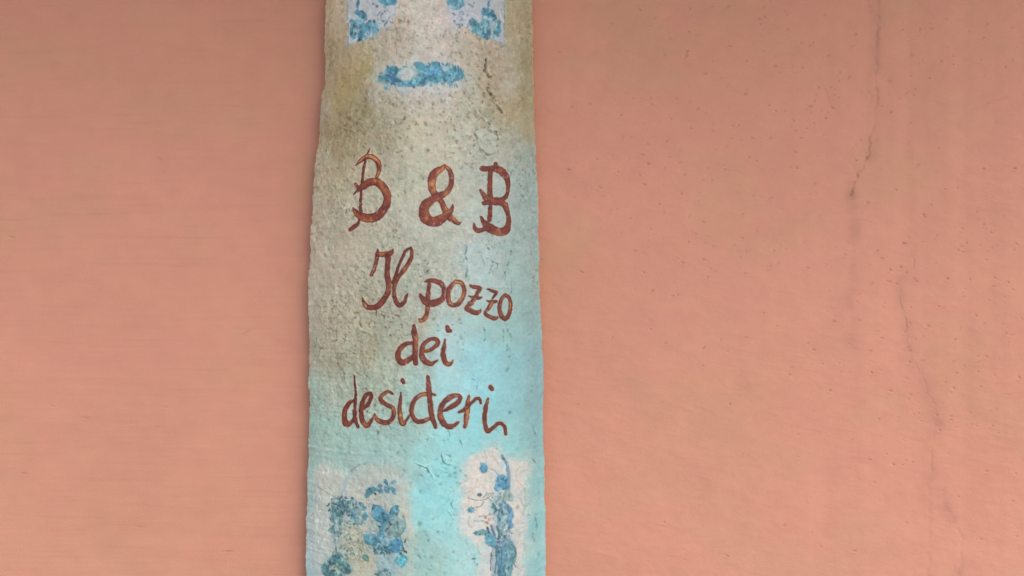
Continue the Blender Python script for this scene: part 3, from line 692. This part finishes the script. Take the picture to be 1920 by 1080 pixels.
patch([Dq(600, 900), Dq(720, 900), Dq(760, 1000), Dq(740, 1100), Dq(600, 1100), Dq(575, 980)], (146, 170, 174), 6, 0.7, 6, 131)
cluster(P4, *Dq(630, 1060), 16, 8, 30, TEALS, (2, 4), (0.4, 0.8))
# lowest flower
for x, y, a, b, t, c in ((140, 1020, 8, 12, 0, 0), (210, 940, 14, 9, -50, 1), (250, 910, 9, 6, 30, 0), (300, 1010, 15, 10, 10, 0), (270, 960, 8, 7, 0, 1), (170, 1060, 10, 8, 0, 0), (320, 1040, 9, 6, 0, 2), (240, 1090, 12, 8, 0, 0), (190, 970, 6, 5, 0, 2)):
    dab(P4, *Dq(x, y), a, b, t, TEALS[c], 0.85, False, 0.35)
dab(P4, *Dq(225, 1000), 5, 5, 0, (176, 186, 168), 0.8)
dab(P4, *Dq(205, 1035), 4, 3, 20, (80, 78, 64), 0.7)
for k in range(18):
    x, y = Dq(rng.uniform(120, 340), rng.uniform(930, 1080))
    dab(P4, x, y, rng.uniform(2, 6), 1.5, rng.uniform(0, 180), (60, 96, 92) if k % 2 else (164, 184, 172), 0.6, True, 0.5)
cluster(P4, *Dq(230, 1160), 26, 16, 30, TEALS, (3, 7), (0.5, 0.85))
line(P4, [Dq(225, 830), Dq(230, 880), Dq(240, 920)], 3, (120, 144, 150), 0.7)

# the bouquet at the lower right
def Eq(x, y): return (840 + x / 4.154, 820 + y / 4.154)
P5 = part_id('painted_bouquet', 'tall narrow blue bouquet at lower right')
for x, y, a, b, t, c in ((410, 470, 17, 12, 0, (158, 178, 182)), (400, 560, 20, 20, 0, (146, 172, 182)), (430, 640, 17, 20, 10, (142, 168, 180)), (400, 740, 22, 16, 0, (126, 154, 172)),
                         (430, 830, 22, 16, 0, (122, 152, 170)), (430, 930, 21, 24, 0, (116, 150, 168)), (420, 1040, 18, 24, 0, (112, 148, 166)), (420, 1140, 18, 24, 0, (112, 148, 166))):
    dab(P5, *Eq(x, y), a, b, t, c, 0.7, False, 0.5, label=False)
cluster(P5, *Eq(430, 640), 15, 36, 70, [(96, 136, 160), (120, 156, 176), (84, 120, 142), (170, 188, 194)], (2, 5), (0.45, 0.8))
cluster(P5, *Eq(430, 960), 16, 34, 60, [(84, 128, 154), (104, 148, 168), (72, 110, 134), (160, 184, 192)], (2, 6), (0.4, 0.75))
for pts in ([(280, 100), (300, 160), (290, 220)], [(340, 110), (370, 170), (400, 210)], [(540, 250), (530, 330), (590, 400), (600, 560)], [(560, 470), (590, 560), (560, 640)], [(230, 330), (200, 400), (130, 440)],
            [(230, 820), (240, 900), (300, 930)], [(520, 900), (540, 1000), (570, 1040)], [(170, 610), (160, 680), (180, 700)], [(520, 700), (560, 760), (540, 830)]):
    line(P5, [Eq(*p) for p in pts], 2.4, (176, 166, 148), 0.5, False)
for pts in ([(150, 470), (220, 490), (290, 480), (350, 440)], [(270, 470), (300, 440), (360, 430)], [(215, 550), (260, 530), (280, 500)], [(330, 245), (370, 265), (395, 300)], [(240, 620), (330, 600)], [(200, 650), (280, 650)]):
    line(P5, [Eq(*p) for p in pts], 2.0, (132, 152, 156), 0.75)
line(P5, [Eq(418, 145), Eq(445, 190), Eq(465, 240), Eq(475, 320), Eq(472, 400)], 7, (132, 158, 180), 0.85)
line(P5, [Eq(418, 145), Eq(440, 175)], 3, (90, 116, 128), 0.8)
line(P5, [Eq(440, 220), Eq(435, 270)], 5, (206, 216, 220), 0.8, False)
dab(P5, *Eq(278, 240), 8, 10, 0, (92, 146, 184), 0.92, False, 0.3); dab(P5, *Eq(275, 255), 5, 5, 0, (84, 132, 164), 0.7)
dab(P5, *Eq(270, 215), 5, 3, 30, (126, 172, 200), 0.7)
dab(P5, *Eq(420, 345), 13, 14, 0, (100, 156, 194), 0.92, False, 0.3); dab(P5, *Eq(385, 390), 7, 9, 0, (112, 164, 196), 0.85); dab(P5, *Eq(450, 370), 8, 11, 0, (102, 154, 190), 0.85)
for x, y in ((385, 330), (420, 325), (445, 345), (400, 370), (430, 400), (460, 330)):
    dab(P5, *Eq(x, y), 4, 2, rng.uniform(0, 180), (70, 118, 156), 0.8, True)
for x, y, a, b in ((460, 440, 9, 8), (490, 470, 7, 8), (430, 470, 8, 8)):
    dab(P5, *Eq(x, y), a, b, 0, (160, 180, 182), 0.8)
for k in range(26):
    x, y = Eq(rng.uniform(300, 440), rng.uniform(420, 500))
    dab(P5, x, y, rng.uniform(1.6, 3.6), 1.4, rng.uniform(0, 180), [(208, 212, 212), (122, 142, 150), (98, 120, 132)][k % 3], 0.7, False, 0.5)
dab(P5, *Eq(180, 565), 7, 6, 0, (104, 162, 182), 0.9); dab(P5, *Eq(178, 560), 3, 2.4, 0, (170, 208, 214), 0.8)
for t in range(0, 180, 45): dab(P5, *Eq(182, 568), 9, 1.4, t, (104, 152, 170), 0.75, True)
dab(P5, *Eq(245, 445), 5, 4, 20, (118, 140, 144), 0.8)
cluster(P5, *Eq(380, 540), 13, 15, 34, TEALS + [(136, 164, 172)], (2, 4.5), (0.5, 0.85))
line(P5, [Eq(440, 530), Eq(480, 560), Eq(490, 610), Eq(475, 650), Eq(490, 690)], 11, (110, 150, 186), 0.88)
line(P5, [Eq(405, 580), Eq(420, 550), Eq(450, 520)], 3, (176, 192, 198), 0.8)
line(P5, [Eq(430, 600), Eq(425, 660), Eq(400, 720)], 8, (150, 182, 190), 0.8)
line(P5, [Eq(400, 560), Eq(385, 620), Eq(400, 640)], 3, (84, 122, 138), 0.8)
cluster(P5, *Eq(320, 640), 9, 11, 20, [(188, 140, 118), (200, 164, 146), (170, 128, 112)], (2, 4), (0.4, 0.75))
dab(P5, *Eq(255, 740), 17, 6, -8, (126, 164, 170), 0.9, True, 0.3)
dab(P5, *Eq(295, 745), 9, 6, 20, (112, 154, 166), 0.9)
line(P5, [Eq(305, 700), Eq(320, 750), Eq(340, 790)], 4, (74, 92, 112), 0.9)
line(P5, [Eq(335, 690), Eq(355, 740), Eq(370, 790)], 5, (98, 116, 140), 0.9)
line(P5, [Eq(355, 680), Eq(375, 730), Eq(378, 790)], 4, (214, 216, 220), 0.85)
line(P5, [Eq(380, 690), Eq(395, 740), Eq(392, 790)], 4, (86, 108, 126), 0.85)
dab(P5, *Eq(330, 800), 11, 13, -20, (112, 170, 196), 0.9); dab(P5, *Eq(350, 830), 7, 8, 0, (100, 150, 178), 0.85)
line(P5, [Eq(460, 690), Eq(430, 740), Eq(420, 790)], 6, (196, 202, 208), 0.75)
cluster(P5, *Eq(450, 750), 12, 14, 40, [(200, 206, 210), (120, 148, 162), (150, 172, 184), (88, 116, 134)], (1.6, 3.6), (0.5, 0.85))
cluster(P5, *Eq(410, 840), 14, 8, 40, [(206, 200, 206), (108, 124, 148), (148, 158, 176), (84, 104, 128)], (1.6, 3.2), (0.5, 0.9))
line(P5, [Eq(470, 820), Eq(505, 870), Eq(510, 930), Eq(480, 1000), Eq(470, 1060), Eq(470, 1160)], 14, (116, 158, 172), 0.9)
line(P5, [Eq(440, 850), Eq(450, 930), Eq(430, 1000), Eq(420, 1080), Eq(425, 1160)], 13, (108, 148, 170), 0.9)
line(P5, [Eq(380, 860), Eq(395, 930), Eq(385, 1000), Eq(400, 1080), Eq(400, 1160)], 9, (92, 132, 158), 0.9)
line(P5, [Eq(350, 870), Eq(345, 940), Eq(350, 1010), Eq(345, 1080)], 5, (170, 172, 184), 0.85)
for pts, c in (([(335, 900), (335, 980), (330, 1040)], (92, 102, 118)), ([(370, 880), (375, 960), (365, 1060)], (78, 102, 126)), ([(415, 870), (420, 950), (410, 1020)], (70, 106, 132)), ([(460, 870), (470, 940), (455, 1010)], (146, 184, 196)),
               ([(500, 840), (525, 890), (505, 970)], (84, 118, 134)), ([(440, 990), (430, 1040), (425, 1090)], (80, 118, 140)), ([(385, 1000), (380, 1050), (385, 1100)], (196, 200, 206)), ([(450, 1010), (455, 1060), (455, 1090)], (188, 198, 204)), ([(505, 930), (510, 980), (530, 1010)], (104, 130, 136))):
    line(P5, [Eq(*p) for p in pts], 2.2, c, 0.85)
dab(P5, *Eq(205, 945), 4, 2.5, 0, (98, 112, 106), 0.75, label=False); line(P5, [Eq(205, 920), Eq(206, 980)], 1.6, (110, 122, 114), 0.6, False)
dab(P5, *Eq(540, 545), 3, 5, 20, (168, 136, 104), 0.7, label=False)
for k in range(20):
    x, y = Eq(rng.uniform(120, 600), rng.uniform(120, 1000))
    line(P5, [(x, y), (x + rng.normal(0, 4), y + rng.uniform(3, 8))], 1.6, [(232, 224, 216), (180, 164, 150)][k % 2], 0.45, False)

# the print is worn: fine light and dark breaks all over the motifs
mot = np.nonzero(LF >= P1)[0]
f1 = fbm(SF[mot] / 3.2, TF[mot] / 3.2, 161, 2); f2 = fbm(SF[mot] / 7, TF[mot] / 6, 162, 2)
CF[mot] *= (1 + 0.14 * f1 + 0.16 * f2)[:, None] * np.array([0.92, 0.955, 0.905])
br = (smooth(0.2, 0.5, fbm(SF[mot] / 5.5, TF[mot] / 9.0, 163, 3)) * smooth(-0.3, 0.4, fbm(SF[mot] / 22, TF[mot] / 22, 165, 2)))[:, None] * 0.55
CF[mot] = CF[mot] * (1 - br) + np.array((182, 190, 190.)) * br
dk_ = (smooth(0.15, 0.5, fbm(SF[mot] / 5.0, TF[mot] / 7.5, 164, 3)) * smooth(-0.4, 0.3, fbm(SF[mot] / 18, TF[mot] / 18, 166, 2)))[:, None] * 0.6
CF[mot] = CF[mot] * (1 - dk_) + np.array((52, 86, 106.)) * dk_

# ---- lettering, brushed on in brown with ochre lights and dark edges
def zone(ox, oy, s):
    return lambda pts: [(ox + x / s, oy + y / s, max(w_ / s, 1.4)) for x, y, w_ in pts]
za, zb, zc = zone(640, 270, 5.647), zone(640, 450, 5.647), zone(640, 600, 4.697)
BROWN, DARK, OCHRE = np.array((120, 56, 42.)), np.array((54, 28, 22.)), np.array((186, 120, 66.))
SCRIPT = iter([('B', 'first letter B'), ('&', ''), ('B', 'second letter B')] + [(c, w_) for w_ in ('Il', 'pozzo', 'dei', 'desideri') for c in w_])
def letter(z, *strokes):
    ch, wd = next(SCRIPT)
    if ch == '&': pid = part_id('painted_ampersand', 'brown brush-painted ampersand between the two letters B')
    elif ch == 'B': pid = part_id('painted_letter', 'brown brush-painted ' + wd + ' in the top line')
    else: pid = part_id('painted_letter', 'brown brush-painted letter %s in the word %s' % (ch, wd))
    allp = [p for s in strokes for p in z(s[0])]
    x0 = min(p[0] for p in allp) - 14; x1 = max(p[0] for p in allp) + 14
    y0 = min(p[1] for p in allp) - 14; y1 = max(p[1] for p in allp) + 14
    i = near(x0, x1, y0, y1)
    X = PF[i] + 0.55 * WIGX[i]; Y = QF[i] + 0.55 * WIGY[i]
    halo = np.full(len(i), 1e9)
    for s in strokes:
        P = spline(z(s[0]), 4)
        q, sd, ww = seg_dist(X, Y, P)
        halo = np.minimum(halo, (q - 1) * ww * 0.5)
    a = np.exp(-(np.maximum(halo, 0) / 2.4) ** 2) * 0.45
    blend(i, (212, 178, 160), a)                  # thin wash bleeding round the strokes
    for s in strokes:
        hl = s[1] if len(s) > 1 else 0.25         # how much ochre is in the stroke
        dk = s[2] if len(s) > 2 else 0.6          # how dark its edges are
        P = spline(z(s[0]), 4)
        q, sd, ww = seg_dist(X, Y, P)
        edge_px = (1 - q) * ww * 0.5
        a = smooth(-0.7, 0.9, edge_px) * (1 - 0.45 * smooth(0.48, 0.7, fbm(SF[i] / 4.2, TF[i] / 4.6, 84 + 60, 2)))
        c = BROWN[None, :] * (1 + 0.26 * BRUSH[i][:, None])
        hl = hl + 0.12
        oc = smooth(0.05, 0.5, 0.5 * hl + 0.55 * fbm(SF[i] / 11, TF[i] / 15, 141, 2) + 0.25 * (-sd) * hl * 2 - 0.16) * min(1, hl * 1.7) * smooth(0.4, 2.2, edge_px)
        c = c * (1 - oc[:, None]) + OCHRE * oc[:, None] * (1 + 0.1 * BRUSH[i][:, None])
        ed = (1 - smooth(0.9, 2.8, edge_px)) * min(1, dk * 1.25) * (0.45 + 0.55 * smooth(-0.3, 0.3, BRUSH[i] + 0.3 * sd))
        c = c * (1 - ed[:, None]) + DARK * ed[:, None]
        CF[i] = CF[i] * (1 - a[:, None]) + c * a[:, None]
        HF[i] = HF[i] * (1 - 0.45 * a) + 0.00030 * a
        LF[i[edge_px > 0.1]] = pid
    return pid

letter(za, ([(305,38,10),(285,85,20),(270,110,16),(250,190,28),(232,300,28),(222,390,28),(212,480,30),(207,580,30),(205,680,34),(215,740,40)], 0.05, 1.0),
       ([(150,232,8),(185,195,30),(235,150,50),(290,130,52),(345,145,55),(390,200,55),(400,260,50),(390,320,42),(375,365,36)], 0.55, 0.9),
       ([(125,545,8),(150,510,24),(190,480,45),(240,440,80),(310,405,85),(375,405,85),(430,440,90),(470,500,90),(490,570,85),(480,640,85),(440,710,90),(380,765,95),(310,785,95),(240,778,90),(190,755,75),(150,715,55),(125,680,25)], 0.32, 0.7),
       ([(150,420,30),(165,440,40),(185,460,40)], 0.0, 0.6), ([(195,800,30),(170,850,36),(130,880,50),(95,905,45)], 0.2, 0.8))
letter(za, ([(1098,225,24),(1060,262,60),(1000,300,85),(965,360,90),(955,430,82),(970,500,76),(1015,555,76),(1060,610,60),(1090,680,66),(1120,745,76),(1180,800,68),(1235,838,46),(1265,828,15)], 0.45, 0.5),
       ([(1098,228,26),(1140,275,52),(1165,340,50),(1165,420,52),(1135,490,58),(1085,530,70),(1020,560,80),(960,590,80),(895,645,110),(875,710,110),(890,780,120),(950,820,105),(1020,815,105),(1080,780,92),(1130,735,66),(1165,700,50),(1180,640,14)], 0.36, 0.55))
letter(za, ([(1490,262,60),(1560,262,62),(1620,262,70),(1680,285,80),(1730,330,75),(1755,390,55),(1762,450,45),(1755,520,42),(1730,570,48),(1680,590,55),(1620,590,60)], 0.1, 0.6),
       ([(1630,210,42),(1630,250,50)], 0.0, 0.7), ([(1575,290,52),(1570,400,52),(1570,500,58),(1580,570,60)], 0.12, 0.6),
       ([(1575,650,42),(1575,720,46),(1565,800,50)], 0.1, 0.4),
       ([(1470,485,25),(1500,530,45),(1540,580,70),(1600,610,75),(1680,620,70),(1730,650,70),(1755,710,50),(1768,790,50),(1765,860,60),(1740,910,88),(1690,930,88),(1620,915,90),(1560,880,95),(1510,830,60),(1480,775,28)], 0.28, 0.6),
       ([(1505,625,45),(1560,620,50)], 0.1, 0.9), ([(1405,850,25),(1415,890,46),(1450,920,48),(1500,905,48),(1550,890,60)], 0.05, 0.6))
letter(zb, ([(315,370,35),(340,320,42),(365,250,45),(378,180,40),(388,100,18)], 0.4, 0.8), ([(385,150,52),(450,150,56),(520,140,56),(550,100,18)], 0.35, 0.7),
       ([(495,180,64),(490,260,58),(485,340,58),(495,420,60),(505,490,58),(495,550,62),(460,620,62),(400,690,64),(330,715,60),(270,705,58),(235,660,40),(225,615,18)], 0.22, 0.8))
letter(zb, ([(735,80,26),(748,130,38),(735,200,44),(690,280,50),(630,360,48),(580,430,52),(560,500,45),(560,580,45),(580,650,50),(620,695,48),(665,660,44),(690,600,34),(705,570,15)], 0.22, 0.7),
       ([(745,78,18),(690,110,34),(650,180,30),(610,270,30),(570,390,38),(545,450,38)], 0.05, 0.95))
letter(zb, ([(930,470,40),(925,540,45),(915,620,55),(915,700,50),(905,780,50),(880,830,55),(845,855,45),(825,835,20)], 0.4, 0.4),
       ([(885,440,15),(920,430,40),(980,430,50),(1040,450,55),(1080,500,55),(1090,560,55),(1070,620,60),(1010,660,75),(950,670,76),(900,660,70),(860,620,56),(840,580,32)], 0.15, 0.5))
letter(zb, ([(1205,440,40),(1150,500,52),(1130,580,50),(1140,650,50),(1180,690,50),(1240,670,54),(1290,600,45),(1300,520,45),(1270,455,45),(1205,440,40)], 0.55, 0.5))
letter(zb, ([(1355,470,14),(1380,490,38),(1430,500,44),(1465,510,42),(1440,560,44),(1420,600,46)], 0.1, 0.5), ([(1350,592,14),(1400,610,38),(1450,615,38),(1490,605,14)], 0.05, 0.6),
       ([(1410,620,48),(1360,680,54),(1312,725,28),(1360,745,54),(1420,770,54),(1458,762,40),(1475,735,14)], 0.5, 0.5))
letter(zb, ([(1550,520,20),(1600,540,35),(1645,555,32),(1620,590,26),(1600,620,22)], 0.0, 0.9), ([(1540,642,18),(1590,655,38),(1640,650,34)], 0.0, 0.7),
       ([(1595,660,42),(1560,720,44),(1520,778,34),(1570,810,42),(1620,830,42),(1655,820,28)], 0.45, 0.5))
letter(zb, ([(1735,580,38),(1690,640,40),(1675,720,44),(1695,800,48),(1740,835,48),(1775,780,44),(1790,700,42),(1780,620,40),(1735,580,38)], 0.38, 0.7))
letter(zc, ([(630,200,32),(560,215,44),(510,270,48),(500,330,52),(535,375,52),(590,355,48),(640,310,42)], 0.25, 0.6), ([(640,50,30),(645,110,52),(655,180,48),(650,250,48),(650,320,52),(655,380,46)], 0.42, 0.6))
letter(zc, ([(735,275,33),(790,260,34),(840,220,38),(850,185,38),(810,165,35),(750,190,40),(715,240,44),(710,310,48),(740,365,52),(790,385,42),(830,365,24),(848,350,10)], 0.25, 0.5))
letter(zc, ([(935,62,40),(942,92,46),(968,92,20)], 0.0, 0.5), ([(912,170,18),(905,230,38),(895,300,46),(910,360,48),(938,388,42),(965,382,28),(988,352,8)], 0.4, 0.6))
letter(zc, ([(125,715,20),(80,720,34),(45,770,44),(30,840,48),(45,915,52),(90,900,38),(120,850,28),(130,800,22)], 0.2, 0.6), ([(112,485,12),(120,560,20),(128,650,24),(122,730,30),(115,820,30),(130,890,38),(150,940,28)], 0.1, 0.8))
letter(zc, ([(200,772,34),(240,740,38),(265,680,36),(258,645,34),(220,660,38),(190,720,44),(175,800,44),(185,880,48),(220,932,44),(255,905,38),(285,850,22),(300,822,10)], 0.2, 0.6))
letter(zc, ([(455,650,18),(410,628,30),(365,660,34),(348,700,36),(390,740,40),(450,770,38),(465,820,40),(450,870,40),(400,903,44),(340,892,44),(308,860,34),(295,825,14)], 0.3, 0.7))
letter(zc, ([(540,530,36),(548,550,34)], 0.0, 0.6), ([(527,640,14),(520,720,34),(515,800,40),(525,880,44),(545,918,34),(580,870,24),(612,825,18)], 0.6, 0.8))
letter(zc, ([(830,658,18),(770,650,38),(700,660,36),(650,700,38),(620,770,40),(627,840,40),(665,890,42),(720,890,40),(770,870,34)], 0.5, 0.6), ([(762,500,32),(770,580,44),(775,660,48),(785,750,48),(800,850,48),(830,940,38)], 0.08, 0.7))
letter(zc, ([(900,800,24),(960,770,44),(1020,730,48),(1045,690,40),(1015,662,40),(960,680,48),(900,730,48),(870,800,48),(880,870,54),(920,930,48),(980,935,44),(1032,898,20)], 0.3, 0.6))
letter(zc, ([(1122,668,20),(1112,740,42),(1105,820,46),(1095,900,42),(1085,945,28)], 0.95, 0.35), ([(1035,810,24),(1080,790,38),(1130,745,34),(1180,697,30),(1212,692,28),(1230,735,18)], 0.05, 0.6))
letter(zc, ([(1312,590,40),(1322,604,42)], 0.35, 0.5), ([(1290,695,24),(1270,770,38),(1260,860,40),(1270,940,40),(1292,978,40),(1340,942,34),(1395,908,34),(1435,938,34),(1445,1005,28)], 0.2, 0.6))

# ---- worn rim down both sides: bare pale render where the coat ends
el = (A[None, :] + 1) * hw * 2500 / 1.0; er = (1 - A[None, :]) * hw * 2500
for e_, c_, wd_, sd_ in ((el, (178, 168, 142), 5.0, 151), (er, (206, 186, 158), 3.0, 152)):
    wv = wd_ * (1 + 0.6 * fbm(T / 20, S * 0, sd_, 3))
    m = (1 - smooth(wv * 0.6, wv * 1.25, e_)) * 0.75
    CF[:] = CF * (1 - m.reshape(-1, 1)) + np.asarray(c_) * m.reshape(-1, 1)
    HF -= (0.0012 * (1 - smooth(0, wv * 1.2, e_))).reshape(-1)

# ---- divide out the daylight of the photograph: more down the tile, less at left; extra at the right edge paints in shade
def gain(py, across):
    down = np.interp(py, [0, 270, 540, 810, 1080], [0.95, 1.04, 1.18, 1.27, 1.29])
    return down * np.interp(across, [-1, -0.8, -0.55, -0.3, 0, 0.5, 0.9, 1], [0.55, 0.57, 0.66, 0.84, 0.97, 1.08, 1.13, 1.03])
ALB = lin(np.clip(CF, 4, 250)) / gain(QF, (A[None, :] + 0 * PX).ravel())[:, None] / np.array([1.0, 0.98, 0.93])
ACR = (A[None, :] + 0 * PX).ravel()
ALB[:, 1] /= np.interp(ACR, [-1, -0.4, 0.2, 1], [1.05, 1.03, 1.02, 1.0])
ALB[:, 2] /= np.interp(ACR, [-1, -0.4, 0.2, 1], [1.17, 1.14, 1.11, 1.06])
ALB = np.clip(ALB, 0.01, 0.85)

VX = BX + NX * HT; VD = BD + ND * HT
VERT = np.stack([VX, -VD, BZ], -1).reshape(-1, 3)
nr, nc = PX.shape
idx = np.arange(nr * nc).reshape(nr, nc)
FACE = np.stack([idx[:-1, :-1], idx[1:, :-1], idx[1:, 1:], idx[:-1, 1:]], -1).reshape(-1, 4)
FL = LAB.reshape(nr, nc)[:-1, :-1].reshape(-1)

def sub(mask):
    f = FACE[mask]
    u, inv = np.unique(f, return_inverse=True)
    return VERT[u], inv.reshape(-1, 4), ALB[u]

# body: face left over by the parts, plus rims, back and ends of the clay shell
bv, bf, bc = sub(FL == 0)
extraV, extraF, extraC = [], [], []
base = len(bv)
def add_grid(P, c):
    global base
    r, k = P.shape[:2]
    ii = np.arange(r * k).reshape(r, k) + base
    extraV.append(P.reshape(-1, 3)); extraC.append(np.tile(np.asarray(c, float), (r * k, 1)))
    extraF.append(np.stack([ii[:-1, :-1], ii[1:, :-1], ii[1:, 1:], ii[:-1, 1:]], -1).reshape(-1, 4))
    base += r * k
front = VERT.reshape(nr, nc, 3)
RIM = (0.34, 0.27, 0.19)
rowsel = np.unique(np.concatenate([np.arange(0, nr, 4), [nr - 1]]))
backL = np.stack([lx + 0.0022, 0 * lx - 0.0012, zrow], -1); backR = np.stack([rx - 0.0022, 0 * rx - 0.0012, zrow], -1)
add_grid(np.stack([backL, front[:, 0]], 1), RIM)
add_grid(np.stack([front[:, -1], backR], 1), RIM)
na = 25
tb = np.linspace(-HALF, HALF, na)
bxp = np.sin(tb) / math.sin(HALF); bdp = (np.cos(tb) - math.cos(HALF)) / (1 - math.cos(HALF))
hwb = (rx - lx) / 2 - 0.011; cxb = (rx + lx) / 2
inner = np.stack([cxb[:, None] + hwb[:, None] * bxp, -(0.0012 + (SAG - 0.003) * bdp[None, :]) + 0 * hwb[:, None], zrow[:, None] + 0 * bxp], -1)
add_grid(inner[rowsel][:, ::-1], RIM)
add_grid(np.stack([inner[:, 0], backL], 1), RIM); add_grid(np.stack([backR, inner[:, -1]], 1), RIM)
for r, flip in ((0, False), (nr - 1, True)):
    fr = front[r]
    ti = np.linspace(0, 1, nc)
    inn = np.stack([np.interp(th[0], tb, inner[r, :, k]) for k in range(3)], -1)
    st = np.stack([inn, fr], 0)
    add_grid(st if not flip else st[::-1], RIM)
V = np.vstack([bv] + extraV); F = np.vstack([bf] + extraF); C_ = np.vstack([bc] + extraC)
tile = link('roof_tile', make_mesh('roof_tile', V, F, C_), TILE_MAT)
tile['label'] = 'long curved clay roof tile with flaking grey and turquoise paint and brown hand lettering'
tile['category'] = 'roof tile'
tile['kind'] = 'thing'
made = {}
for pid, name in PARTS.items():
    m = FL == pid
    if m.sum() < 6: continue
    v, f, c = sub(m)
    mat = TILE_MAT if name == 'paint_flake' else MOTIF_MAT if pid <= P5 else LETTER_MAT
    made[pid] = link(name, make_mesh(name, v, f, c), mat, made.get(OWNER.get(pid), tile))
    if pid in PLABEL: made[pid]['label'] = PLABEL[pid]
